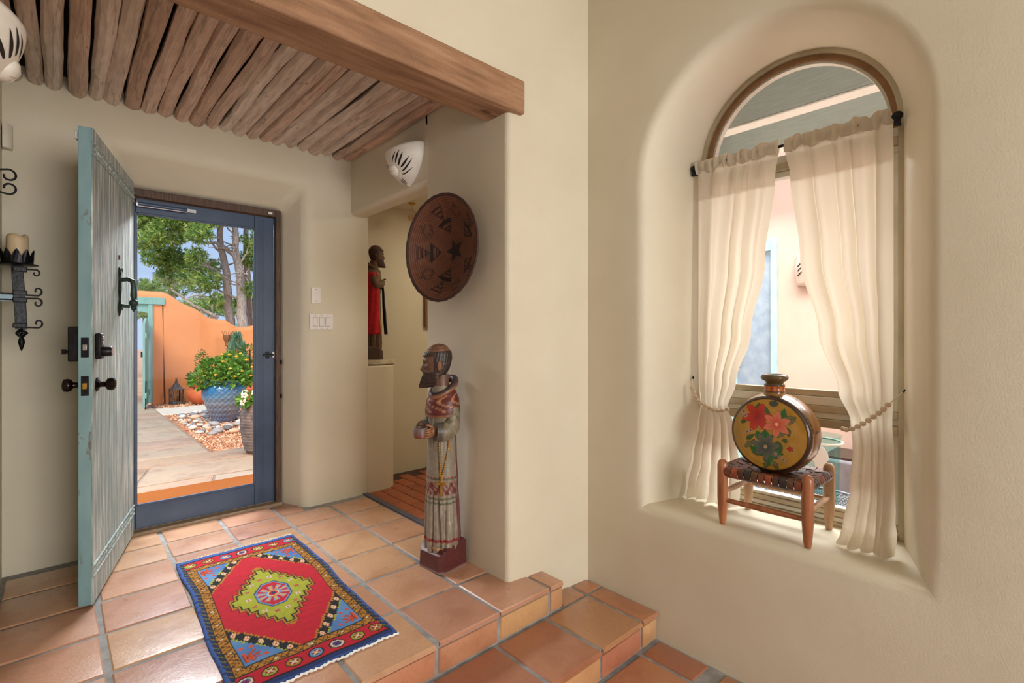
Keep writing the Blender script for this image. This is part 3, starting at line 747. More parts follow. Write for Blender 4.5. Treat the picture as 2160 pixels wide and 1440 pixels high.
# --- terracotta pot with topiary cone and lantana
TERRA = mat('terracotta', sr(190,92,54), sr(206,112,72), rough=.55, scale=5, bmp=.1)
tp_ = thing('potted_topiary', 'pointed topiary with orange flowers in a round terracotta pot beside the lantern', 'potted plant', (2.12,11.5,GZ0))
G().lathe([(.17,0),(.24,.08),(.275,.18),(.27,.26),(.235,.31),(.225,.33),(.26,.365),(.265,.38),(.235,.385),(.21,.33),(0,.32)], 36).build('pot_body', TERRA, tp_, smooth=40)
G().lathe([(.215,.335),(0,.34)], 20).build('soil', SOIL, tp_)
pl2 = thing('potted_topiary', 'pointed green topiary with orange flowers in the terracotta pot', 'plant', (2.12,11.5,GZ0+.34))
g = G(); leafball(g, (.0,.05,.42), (.13,.13,.30), 500, .04, .02, 141, 3, .7); leafball(g, (-.1,-.08,.14), (.2,.18,.2), 380, .06, .035, 142, 3)
tag(g.build('foliage', DKG, pl2, fix=False), kind='stuff')
for p in [(-.19,-.2,.27),(-.10,-.22,.33),(-.02,-.25,.22),(-.18,-.22,.06)]: flower(pl2, p, .036)
G().tube([(0,.05,-.01),(0,.05,.3)], .012, 6).build('stem', DKG[2], pl2)
merge(pl2, tp_)
# --- second topiary further right
tp3 = thing('potted_topiary', 'two tiered clipped ball topiary in a small terracotta pot behind the lantana', 'potted plant', (2.78,10.75,GZ0))
G().lathe([(.13,0),(.18,.2),(.2,.3),(.215,.3),(.215,.35),(.19,.35),(.17,.31),(0,.31)], 28).build('pot_body', TERRA, tp3, smooth=40); G().lathe([(.17,.315),(0,.32)], 16).build('soil', SOIL, tp3)
pl3 = thing('ball_topiary', 'dark green ball topiary clipped into two tiers', 'plant', (2.78,10.75,GZ0+.318))
g = G(); leafball(g, (0,0,.28), (.25,.25,.24), 800, .04, .02, 151, 3, .75); leafball(g, (0,0,.68), (.20,.20,.18), 600, .04, .02, 152, 3, .75)
tag(g.build('foliage', DKG, pl3, fix=False), kind='stuff'); G().tube([(0,0,0),(0,0,.75)], .018, 7).build('stem', TEALW if 0 else SOIL, pl3)
merge(pl3, tp3)
# --- lantern
LANTM = mat('weathered_zinc', sr(78,76,76), sr(116,112,108), rough=.5, metal=.5, scale=20)
ln = thing('garden_lantern', 'weathered metal garden lantern with pagoda top by the courtyard wall', 'lantern', (1.71,11.74,GZ0-.02), .25)
G().box(-.11,.11,-.11,.11,0,.03).box(-.095,.095,-.095,.095,.03,.06).build('base', LANTM, ln, bevel=.004)
for sx in (-1,1):
    for sy in (-1,1): G().box(sx*.088-.007,sx*.088+.007,sy*.088-.007,sy*.088+.007,.06,.29).build('corner_post', LANTM, ln)
for k in range(4):
    M_ = Matrix.Rotation(k*pi/2, 4, 'Z'); q = G(); q.box(-.08,.08,.086,.088,.06,.29,M=M_); gp = q.build('glass_pane', GLASS, ln)
    q = G(); 
    for s_ in (-1,1): q.tube([M_ @ Vector((s_*.045+.012*sin(t*9), .09, .07+.21*t)) for t in [i/10 for i in range(11)]], .005, 5)
    q.build('fretwork', LANTM, gp)
G().lathe([(.15,.29),(.15,.30),(.10,.335),(.06,.39),(.03,.43),(.026,.46),(.012,.47)], 4, M=Matrix.Rotation(pi/4,4,'Z')).build('roof', LANTM, ln)
G().ell((0,0,.485), (.018,.018,.018)).tube([(.0,0,.5),(.022,0,.515),(0,0,.535),(-.022,0,.515),(.0,0,.5)], .005, 6).build('finial', LANTM, ln, smooth=60)
# --- garden torch
tt = thing('garden_torch', 'slim metal garden torch with caged cup before the courtyard wall', 'torch', (2.60,11.7,GZ0))
G().tube([(0,0,-.02),(0,0,1.13)], .010, 8).build('stake', LANTM, tt)
RUST = mat('rusty_cup', sr(150,104,70), rough=.6, metal=.3)
G().lathe([(.03,1.12),(.05,1.15),(.04,1.18),(.06,1.22),(.03,1.21)], 14).build('collar', RUST, tt, smooth=50)
for k in range(8): a = k*pi/4; G().tube([(.04*cos(a),.04*sin(a),1.20),(.075*cos(a),.075*sin(a),1.28),(.085*cos(a),.085*sin(a),1.40),(.11*cos(a),.11*sin(a),1.43)], .006, 5).build('cage_bar', RUST, tt)
G().lathe([(.04,1.21),(.07,1.28),(.075,1.36),(.07,1.36),(.03,1.22)], 14).build('cup', RUST, tt, smooth=50)
# --- juniper
jp = thing('juniper_shrub', 'pale blue green upright juniper shrub behind the lantana', 'shrub', (2.72,11.45,GZ0))
g = G(); rj = random.Random(5)
for k in range(1100):
    a, z = rj.uniform(0,6.28), rj.random(); rr = .27*(1-z)**.6*rj.uniform(.3,1); p = Vector((rr*cos(a), rr*sin(a), .5+.85*z))
    leaf(g, p, Vector((cos(a)*.5, sin(a)*.5, 1))+rvec(rj)*.3, rvec(rj), .12, .022, rj.randrange(3))
tag(g.build('foliage', PALE, jp, fix=False), kind='stuff'); G().tube([(0,0,-.02),(0,0,.9)], .03, 6).build('stem', SOIL, jp)
# --- ribbed pot with white flowers
rb = thing('potted_flowers', 'white flowers in a tall dark grey pot with horizontal ribs beside the path', 'potted plant', (1.675,6.17,GZ0))
RIB = mat('ribbed_grey_clay', sr(88,80,78), sr(128,118,112), rough=.6, scale=14, kind='object')
pr_ = [(0,.10),(.06,.13),(.15,.152),(.3,.172),(.42,.172),(.52,.160),(.575,.156)]
R = []
for i in range(81):
    z = .575*i/80; r0 = interp(pr_, z)[0]+.005*abs(sin(z/.575*pi*17)); R.append([(r0*cos(a), r0*sin(a), z) for a in [2*pi*k/40 for k in range(40)]])
g = G(); g.rings(R, cap1=False); g.build('pot_body', RIB, rb, smooth=70)
G().lathe([(.155,.545),(0,.55)], 20).build('soil', SOIL, rb)
pf = thing('white_flower_plant', 'low plant with white blooms in the ribbed grey pot', 'plant', (1.675,6.17,GZ0+.55))
g = G(); leafball(g, (-.02,0,.06), (.17,.17,.08), 260, .07, .045, 171, 3)
tag(g.build('foliage', LANT, pf, fix=False), kind='stuff')
PETAL = mat('white_petal', sr(240,238,232), rough=.6, bmp=0)
for k, p in enumerate([(-.15,-.06,.12),(-.06,-.12,.15),(-.12,.04,.14),(.04,-.10,.13),(.1,-.05,.15),(-.17,-.1,.05)]):
    q = G()
    for j in range(5): a = j*2*pi/5+k; q.ell((p[0]+.022*cos(a), p[1]-.008, p[2]+.022*sin(a)), (.02,.006,.016), 8, 4)
    q.build('flower', PETAL, pf, smooth=60)
merge(pf, rb)
# --- trees beyond the wall
BARK = mat('grey_pinon_bark', sr(158,144,132), sr(208,196,184), rough=.9, scale=14, st=(3,3,.6), bmp=.8, bscale=30, dist=.03)
NEED = leafmats('pine_needles', (136,168,92), (170,196,108), (104,140,80), (188,208,120))
def tufts(g_, c, r, n_, seed, L=.15, W=.026):
    r_ = random.Random(seed)
    for k in range(n_):
        q = rvec(r_); p = c+Vector((q.x*r, q.y*r, q.z*r*.85)); d0 = q.normalized()*.6+rvec(r_); m = r_.randrange(4)
        for j in range(5): leaf(g_, p, d0+rvec(r_)*.9, rvec(r_), L*r_.uniform(.6,1.1), W, m)
def pine(name, label, trunks, blobs, Y, dens=1.0, seed=1, loc=None, bscale=1):
    base = Vector((trunks[0][1][0].x, trunks[0][1][0].y, GZ0-.05)); t = thing(name, label, 'tree', base, 0, 'trees beyond the courtyard wall')
    for nm, pts, r0, r1 in trunks:
        n_ = len(pts); q = G(); P = []
        for i in range(n_-1):
            for k in range(4): P.append(pts[i].lerp(pts[i+1], k/4)+Vector((.03*sin(i*3+k), .03*cos(i*2+k*2), 0))*(1 if r0 > .03 else .5))
        P.append(pts[-1]); q.tube([p-base for p in P], [.68*lerp(r0, r1, i/(len(P)-1)) for i in range(len(P))], 8); q.build(nm, BARK, t, smooth=60)
    q = G(); r_ = random.Random(seed)
    for i, (c_, r) in enumerate(blobs): tufts(q, c_-base, r, int(330*dens*(r/.4)**2), seed*100+i)
    tag(q.build('foliage', NEED, t, fix=False), kind='stuff'); return t
Yt = 16.
def P2(pts, Y=Yt, dy=0): return [vp(x, y_, Y+dy*i) for i, (x, y_) in enumerate(pts)]
def stem_(pts, Y=Yt, dy=0): q = P2(pts, Y, dy); return [Vector((q[0].x, q[0].y, GZ0-.1))]+q
tr1 = [('trunk', stem_([(486,675),(480,605),(470,540),(465,492),(461,430),(455,380)]), .20,.07), ('trunk', stem_([(513,687),(510,630),(502,555),(497,520),(494,470),(488,400)], 15.8), .24,.08), ('trunk', stem_([(526,685),(522,630),(522,580),(520,487),(524,400)], 16.3), .2,.08), ('trunk', stem_([(540,690),(538,630),(546,560),(560,470)], 16.1), .16,.06),
  ('branch', P2([(477,592),(447,570),(412,542),(405,518)]), .12,.03), ('branch', P2([(501,548),(475,522),(455,512),(432,511),(400,505)],15.8), .11,.02), ('branch', P2([(505,634),(480,620),(455,607),(435,600),(420,597)],15.9,-.1), .06,.015),
  ('branch', P2([(482,637),(462,630),(440,627),(412,622),(385,634)],16,-.15), .07,.015), ('branch', P2([(458,671),(425,652),(395,635),(375,620),(362,608)],15.7), .08,.03), ('branch', P2([(470,540),(452,520),(440,490),(425,468)],16), .05,.015), ('branch', P2([(502,556),(520,535),(535,500)],15.8), .05,.015), ('branch', P2([(494,500),(478,478),(455,470),(420,482)],15.8), .04,.01), ('branch', P2([(440,600),(415,612),(398,628)],15.9), .025,.008), ('branch', P2([(447,612),(420,625),(405,640)],15.7), .025,.008)]
rb_ = random.Random(21)
for k in range(26):
    x0, y0 = rb_.choice([(480,600),(470,545),(505,600),(500,550),(447,570),(520,580),(465,500),(497,520),(455,607),(440,627)])
    dx, dy_ = rb_.uniform(-70,10), rb_.uniform(-45,25); Yb = Yt+rb_.uniform(-.4,.2)
    tr1.append(('branch', P2([(x0,y0),(x0+dx*.35,y0+dy_*.25+rb_.uniform(-6,6)),(x0+dx*.7,y0+dy_*.7),(x0+dx,y0+dy_)], Yb, rb_.uniform(-.3,.1)), .035,.008))
bl = [(318,470,26),(350,490,30),(395,472,28),(332,540,26),(372,548,28),(304,508,18),(420,492,22),(398,578,24),(436,590,24),(452,560,14),(350,585,18),(415,540,16),(515,545,14),(531,560,16),(527,610,16),(478,462,16),(532,470,14),(448,462,18),(365,455,22),(300,455,18),(505,640,10),(420,440,45),(330,425,45),(510,425,40),(460,400,50),(560,520,40),(470,640,12),(455,630,12),(500,500,8)]
pine('pinon_tree', 'many stemmed grey barked pine rising behind the low end of the courtyard wall', tr1, [(vp(x, y_, Yt+rnd(-1.0,1.2)), r*.0140) for x, y_, r in bl], Yt, 1.15, 3)
tr2 = [('trunk', stem_([(362,605),(362,560),(364,520),(366,470)], 21.), .20,.10), ('branch', P2([(363,560),(345,540),(325,525)],21), .07,.02), ('branch', P2([(365,500),(385,480),(400,470)],21), .07,.02), ('branch', P2([(305,612),(296,600),(287,590)],20.8), .05,.02)]
bl2 = [(300,470,20),(330,500,18),(318,605,18),(350,606,24),(292,606,20),(380,605,22),(345,556,14),(400,556,18),(375,500,18),(420,600,20),(300,440,40),(370,440,40),(440,560,14)]
pine('pinon_tree', 'pine with a straight brown trunk rising behind the gate wall', tr2, [(vp(x, y_, 21+rnd(-1,1)), r*.0172) for x, y_, r in bl2], 21, .8, 5)
bl3 = [(x, 640+rnd(-8,16), 20) for x in range(280, 560, 14)]
for k in range(4):
    sub = bl3[k*5:(k+1)*5]; x0 = sub[len(sub)//2][0]
    pine('juniper_tree', ['low dark juniper just right of the gate post','rounded juniper behind the wall below the dead branches','juniper at the foot of the grey pine trunks','bushy juniper behind the low end of the wall'][k], [('trunk', stem_([(x0,690),(x0,640)], 24.+k*3.2), .2,.1)], [(vp(x, y_, 24+k*3.2+rnd(-.6,.6)), r*(.0195+.0025*k)) for x, y_, r in sub], 27, .55, 11+k)
# far house with teal trim behind the trees
fh = thing('neighbour_house', 'distant low terracotta house with teal roof edge behind the trees', 'building', (9.5,41,GZ0))
G().box(-3,3,0,4,0,2.0).build('wall', STUCCO, fh); G().box(-3.2,3.2,-.3,4.2,2.0,2.3).build('roof_edge', TEALW, fh)
# two more trees that close the view through the gateway
for k, (x, y, lab) in enumerate([(-2.2,19.5,'broad pine standing outside the gateway'), (-6.5,23,'far pine beyond the gateway on bare earth')]):
    rp_ = random.Random(70+k)
    pine('pinon_tree', lab, [('trunk', [Vector((x,y,GZ0-.1)), Vector((x+.1,y,1.2)), Vector((x-.1,y+.1,2.6)), Vector((x+.2,y,4.0))], .26,.10), ('branch', [Vector((x,y,1.6)), Vector((x+.7,y-.2,2.2)), Vector((x+1.2,y-.3,2.8))], .09,.03), ('branch', [Vector((x,y,1.9)), Vector((x-.8,y-.2,2.5)), Vector((x-1.2,y,3.1))], .09,.03)],
         [(Vector((x+rp_.uniform(-1.5,1.5), y+rp_.uniform(-.8,.8), rp_.uniform(1.7,4.6))), rp_.uniform(.35,.55)) for _ in range(22)], y, .8, 31+k)
# ================================================================ arched window
BRONZE = mat('bronze_aluminium', sr(172,162,136), sr(198,188,164), rough=.35, metal=.35, scale=3, bmp=.03)
PALEAL = mat('pale_aluminium', sr(206,204,190), sr(220,218,206), rough=.4, metal=.2, bmp=0)
STOPW = mat('brown_stop_wood', sr(128,92,58), sr(152,114,74), rough=.5, scale=12, bmp=.1)
wf = bpy.data.objects.new('window_1', None); COL.objects.link(wf); wf.location = (XI, .869, .37); tag(wf, 'tall arched window with bronze frame behind the curtains', kind='structure')
def archband(r0, r1, x0, x1, zb, name, m_, par=wf, n=28, m=1, legs=True):
    """U-shaped band following the arch between half widths r0<r1"""
    def path(r):
        P = [(r, lerp(zb, 2.155, i/m)) for i in range(m)] if legs else []
        P += [(r*cos(pi*i/n), 2.155+r*sin(pi*i/n)) for i in range(n+1)]
        if legs: P += [(-r, lerp(2.155, zb, i/m)) for i in range(1, m+1)]
        return P
    A, B = path(r0), path(r1)
    R = [[(x0-XI,a[0],a[1]-.37),(x1-XI,a[0],a[1]-.37),(x1-XI,b_[0],b_[1]-.37),(x0-XI,b_[0],b_[1]-.37)] for a, b_ in zip(A, B)]
    return G().rings(R).build(name, m_, par, smooth=35)
archband(.424,.452,2.612,2.68,.37,'outer_frame',BRONZE)
archband(.400,.424,2.632,2.68,2.10,'arch_stop',STOPW,legs=True)
archband(.388,.400,2.645,2.68,2.10,'arch_bead',PALEAL)
def wb(name, x0, x1, y0, y1, z0, z1, m_=BRONZE, bv=.003, par=wf): return G().box(x0-XI,x1-XI,y0-.869,y1-.869,z0-.37,z1-.37).build(name, m_, par, bevel=bv)
ya, yb = .869-.424, .869+.424
for z0, z1, m_, x0 in ((2.085,2.125,PALEAL,2.622),(2.05,2.085,BRONZE,2.612),(2.02,2.05,PALEAL,2.630)): wb('head_rail', x0, 2.68, ya, yb, z0, z1, m_)
for y0, y1 in ((ya,ya+.028),(yb-.028,yb)):
    wb('side_rail', 2.628,2.68,y0,y1,.40,2.02,PALEAL)
for z0, z1, m_, x0 in ((.955,.985,BRONZE,2.632),(.915,.955,PALEAL,2.622),(.885,.915,BRONZE,2.612),(.855,.885,PALEAL,2.624),(.815,.855,BRONZE,2.610)): wb('meeting_rail', x0, 2.68, ya, yb, z0, z1, m_)
for z0, z1, m_, x0 in ((.37,.392,BRONZE,2.602),(.392,.412,PALEAL,2.612),(.412,.436,BRONZE,2.622),(.436,.452,PALEAL,2.634)): wb('sill_rail', x0, 2.68, ya, yb, z0, z1, m_)
wb('glass_pane', 2.655,2.658,ya+.028,yb-.028,.452,.815,GLASS,0); wb('glass_pane', 2.655,2.658,ya+.028,yb-.028,.985,2.02,GLASS,0)
n = 28; g = G(); pts = [(.394*cos(pi*i/n), 2.155+.394*sin(pi*i/n)) for i in range(n+1)]+[(-.394,2.12),(.394,2.12)]
g.add([(.057,y,z-.37) for y, z in pts], [tuple(range(len(pts)))]); g.build('arch_pane', GLASS, wf)

# ================================================================ curtains on the iron rod
XR, ZR = 2.535, 2.142
rod = thing('curtain_rod', 'thin black iron curtain rod across the arched window', 'curtain rod', (XR,.869,ZR))
G().tube([(0,.452,0),(0,-.442,0)], .007, 10).build('rod', BLACKIRON, rod, smooth=60)
for s_ in (.445,-.435):
    e_ = G().ell((0,s_,0), (.018,.02,.018), 12, 8).build('finial', BLACKIRON, rod, smooth=60)
    G().box(-.008,.008,s_-.012,s_+.012,-.04,.0).box(-.012,.05,s_-.006,s_+.006,-.03,-.018).build('bracket', BLACKIRON, e_, bevel=.003)
CLOTH, _b = newmat('sheer_cream_cotton')
out = NT.nodes['Material Output']; NT.nodes.remove(_b)
df = N('BsdfDiffuse'); trl = N('BsdfTranslucent'); mx = N('MixShader'); mx.inputs[0].default_value = .55
wv = N('TexWave', wave_type='BANDS'); wv.inputs['Scale'].default_value = 160; link(coords('object', (1,1,1)), wv.inputs['Vector'])
cc = ramp(noise(coords('object', (1,1,.3)), 6), (.3, sr(234,225,208)), (.7, sr(242,234,220)))
link(cc, df.inputs[0]); link(cc, trl.inputs[0]); link(df.outputs[0], mx.inputs[1]); link(trl.outputs[0], mx.inputs[2])
link(mx.outputs[0], out.inputs[0])
def curtain(label, tab, folds, phase, top, seed):
    """tab: (z, y_outer, y_inner, x, amp) from the top down"""
    tb = sorted(tab); t = thing('curtain', label, 'curtain', (XR, (tab[0][1]+tab[0][2])/2, .374))
    lx, ly = t.location.x, t.location.y
    rows, cols = 110, 190; zt_ = tab[0][0]; zb = tab[-1][0]; P = []; hdr = G(); cl = G()
    def pt(z, u):
        y0, y1, x0, amp = interp(tb, z)
        w1 = mnoise.noise((u*3.1+seed, z*.35, seed)); w2 = mnoise.noise((u*7.3+seed, z*.8, seed+4))
        ph = 2*pi*folds*(u+.10*w1+.03*mnoise.noise((u*5, seed, 2)))+phase
        f_ = sin(ph)+.22*sin(1.7*ph+1+w2)+.7*w1
        lowc = max(0, (.62-z)/.25)
        x = x0+amp*f_+lowc*.02*mnoise.noise((u*9,z*9,seed))
        y = lerp(y0, y1, u)+amp*.55*cos(ph*1.0)*.6+lowc*.012*mnoise.noise((u*8+3,z*12,seed+1))
        return (min(max(x, 2.24), 2.60)-lx, y-ly, z-.374)
    for i in range(rows+1):
        z = lerp(zt_, zb, (i/rows))
        for j in range(cols+1):
            u = j/cols; zz = z
            if i == rows: zz += .012*sin(u*17+seed)*0
            P.append(pt(z, u))
    F = [(i*(cols+1)+j, i*(cols+1)+j+1, (i+1)*(cols+1)+j+1, (i+1)*(cols+1)+j) for i in range(rows) for j in range(cols)]
    cl.add(P, F); o_ = cl.build('drape', CLOTH, t, smooth=180, fix=False)
    # gathered heading wrapped round the rod
    P = []; rw = 16
    for i in range(rw+1):
        for j in range(cols+1):
            u = j/cols; y0, y1, x0, amp = interp(tb, zt_); a = 2*pi*i/rw
            wob = .007*sin(u*2*pi*folds*2.2+seed)+.006*mnoise.noise((u*14, seed, 1)); hh = .034+.005*sin(u*31+seed)+.006*mnoise.noise((u*20, seed, 5))
            P.append((XR-lx+(.012+.006*abs(sin(u*2*pi*folds*1.6+seed)))*cos(a)-wob*.8, lerp(y0, y1, u)-ly+.004*sin(a+u*40), ZR-.374+hh*sin(a)+.004*sin(u*25)))
    hdr.add(P, [(i*(cols+1)+j, i*(cols+1)+j+1, (i+1)*(cols+1)+j+1, (i+1)*(cols+1)+j) for i in range(rw) for j in range(cols)])
    hdr.build('rod_pocket', CLOTH, t, smooth=180, fix=False); return t
curtain('sheer cream curtain panel swept aside at the left jamb, hem lying on the sill',
        [(2.13,1.300,.885,2.535,.010),(2.0,1.302,.90,2.535,.016),(1.6,1.302,.95,2.530,.020),(1.25,1.300,1.02,2.525,.020),(1.0,1.29,1.09,2.515,.016),(.875,1.27,1.125,2.505,.010),(.78,1.285,1.09,2.50,.014),(.6,1.315,1.07,2.49,.022),(.45,1.345,1.06,2.475,.028),(.40,1.345,1.06,2.465,.026),(.385,1.34,1.07,2.455,.026)], 5, .6, 0, 2.2)
curtain('sheer cream curtain panel beside the patio table, its long hem pooled on the sill',
        [(2.13,.452,.865,2.535,.010),(2.0,.452,.845,2.535,.017),(1.6,.452,.80,2.528,.021),(1.25,.450,.72,2.52,.020),(1.0,.448,.64,2.505,.017),(.88,.445,.588,2.48,.012),(.78,.437,.575,2.46,.014),(.6,.432,.58,2.445,.022),(.45,.428,.60,2.43,.028),(.40,.424,.61,2.40,.03),(.385,.42,.615,2.37,.03)], 5, 2.4, 0, 5.1)
WBEAD = mat('pale_wood_bead', sr(206,184,156), sr(220,200,172), rough=.5, scale=30, bmp=.05)
def tieback(label, pts, hook):
    P = [Vector(p) for p in pts]; base = Vector(hook); t = thing('curtain_tieback', label, 'tieback', base)
    L = [0]
    for a, b_ in zip(P, P[1:]): L.append(L[-1]+(b_-a).length)
    nb = int(L[-1]/.0215); me = None
    G().tube([Vector((0,0,0))]+[p-base for p in P], .0022, 6).build('cord', WBEAD, t)
    G().tube([(0,0,0),(.012,-.004,.010),(.02,.002,-.004)], .003, 6).build('hook', BLACKIRON, t)
    q = G(); q.ell((0,0,0), (.0112,.0112,.0102), 12, 8); me = q.mesh('bead', WBEAD); shade(me, 180)
    for k in range(nb+1):
        s_ = L[-1]*k/nb; i = max(j for j in range(len(L)-1) if L[j] <= s_+1e-9); p = P[i].lerp(P[i+1], (s_-L[i])/(L[i+1]-L[i])); inst('bead', me, t, p-base)
tieback('pale wooden bead tieback round the curtain at the left jamb', [(2.470,1.290,.965),(2.458,1.268,.925),(2.451,1.24,.895),(2.449,1.205,.875),(2.450,1.165,.862),(2.456,1.13,.862),(2.468,1.105,.872)], (2.53,1.325,1.01))
tieback('pale wooden bead tieback round the curtain at the jamb nearest the room', [(2.435,.447,.965),(2.425,.47,.935),(2.417,.50,.905),(2.413,.53,.878),(2.413,.56,.857),(2.420,.588,.848),(2.436,.60,.848)], (2.53,.415,1.01))

# ================================================================ small stool and painted flask on the sill
SILL = .373
st = thing('footstool', 'small turned wooden stool with woven leather strap seat on the window sill', 'stool', (2.405,.858,SILL))
STW = mat('honey_stool_wood', sr(142,82,50), sr(176,112,72), rough=.35, scale=10, st=(4,4,.7), bmp=.08, coat=.2)
STW2 = mat('pale_stool_wood', sr(190,148,112), sr(208,170,134), rough=.4, scale=10, st=(4,4,.7), bmp=.08)
leg_prof = [(.0125,0),(.016,.02),(.0215,.09),(.0235,.12),(.0235,.25),(.0235,.27),(.021,.284),(.013,.295),(0,.298)]
for sx, sy, m_ in ((-1,1,STW),(-1,-1,STW),(1,1,STW2),(1,-1,STW2)): G().lathe(leg_prof, 20, (sx*.142,sy*.176,0)).build('leg', m_, st, smooth=50)
for (a, b_, m_) in (((-.142,.176,.112),(-.142,-.176,.112),STW),((.142,.176,.135),(.142,-.176,.135),STW2),((-.142,.176,.145),(.142,.176,.145),STW2),((-.142,-.176,.145),(.142,-.176,.145),STW2)): G().tube([a, Vector(a).lerp(Vector(b_),.5), b_], [.010,.0135,.010], 12).build('stretcher', m_, st, smooth=60)
LEA = [mat('leather_%d' % i, sr(*c_), sr(*[min(255, int(q*1.25)) for q in c_]), rough=.4, scale=60, bmp=.5, bscale=160) for i, c_ in enumerate([(72,44,34),(104,56,38),(46,38,38),(132,66,42),(86,60,46)])]
def strap(g_, pts, w_, axis):
    R = []
    for p in pts:
        p = Vector(p); d = Vector(axis)*w_/2; up = Vector((0,0,.0025)); R.append([p-d-up, p+d-up, p+d+up, p-d+up])
    g_.rings(R)
SZ = .252
for k in range(11):
    y = -.145+.29*k/10; q = G(); sag = lambda x: -.020*(1-(x/.15)**2)*(1-(y/.2)**2)
    pts = [(-.142,y,SZ-.032),(-.160,y,SZ-.020),(-.165,y,SZ-.005),(-.158,y,SZ+.010),(-.142,y,SZ+.014)]+[(x,y,SZ+.012+sag(x)+(.004 if (i+k)%2 else -.001)) for i, x in enumerate([-.11,-.07,-.03,.01,.05,.09,.12])]+[(.142,y,SZ+.014),(.158,y,SZ+.010),(.165,y,SZ-.005),(.158,y,SZ-.02),(.142,y,SZ-.032)]
    strap(q, pts, .026, (0,1,0)); q.build('seat_strap', LEA[(k*3+1)%5], st, smooth=60)
for k in range(9):
    x = -.115+.23*k/8; q = G(); sag = lambda y: -.020*(1-(x/.15)**2)*(1-(y/.2)**2)
    pts = [(x,-.176,SZ-.030),(x,-.194,SZ-.018),(x,-.198,SZ-.003),(x,-.19,SZ+.012),(x,-.176,SZ+.014)]+[(x,y,SZ+.012+sag(y)+(.004 if (i+k)%2 else -.001)) for i, y in enumerate([-.14,-.10,-.06,-.02,.02,.06,.10,.14])]+[(x,.176,SZ+.014),(x,.19,SZ+.012),(x,.198,SZ-.003),(x,.194,SZ-.018),(x,.176,SZ-.03)]
    strap(q, pts, .024, (1,0,0)); q.build('seat_strap', LEA[(k*2)%5], st, smooth=60)
for a, b_ in (((-.142,.176,SZ-.006),(-.142,-.176,SZ-.006)),((.142,.176,SZ-.006),(.142,-.176,SZ-.006)),((-.142,.176,SZ-.006),(.142,.176,SZ-.006)),((-.142,-.176,SZ-.006),(.142,-.176,SZ-.006))): G().tube([a, b_], .011, 10).build('seat_rail', LEA[0], st, smooth=60)

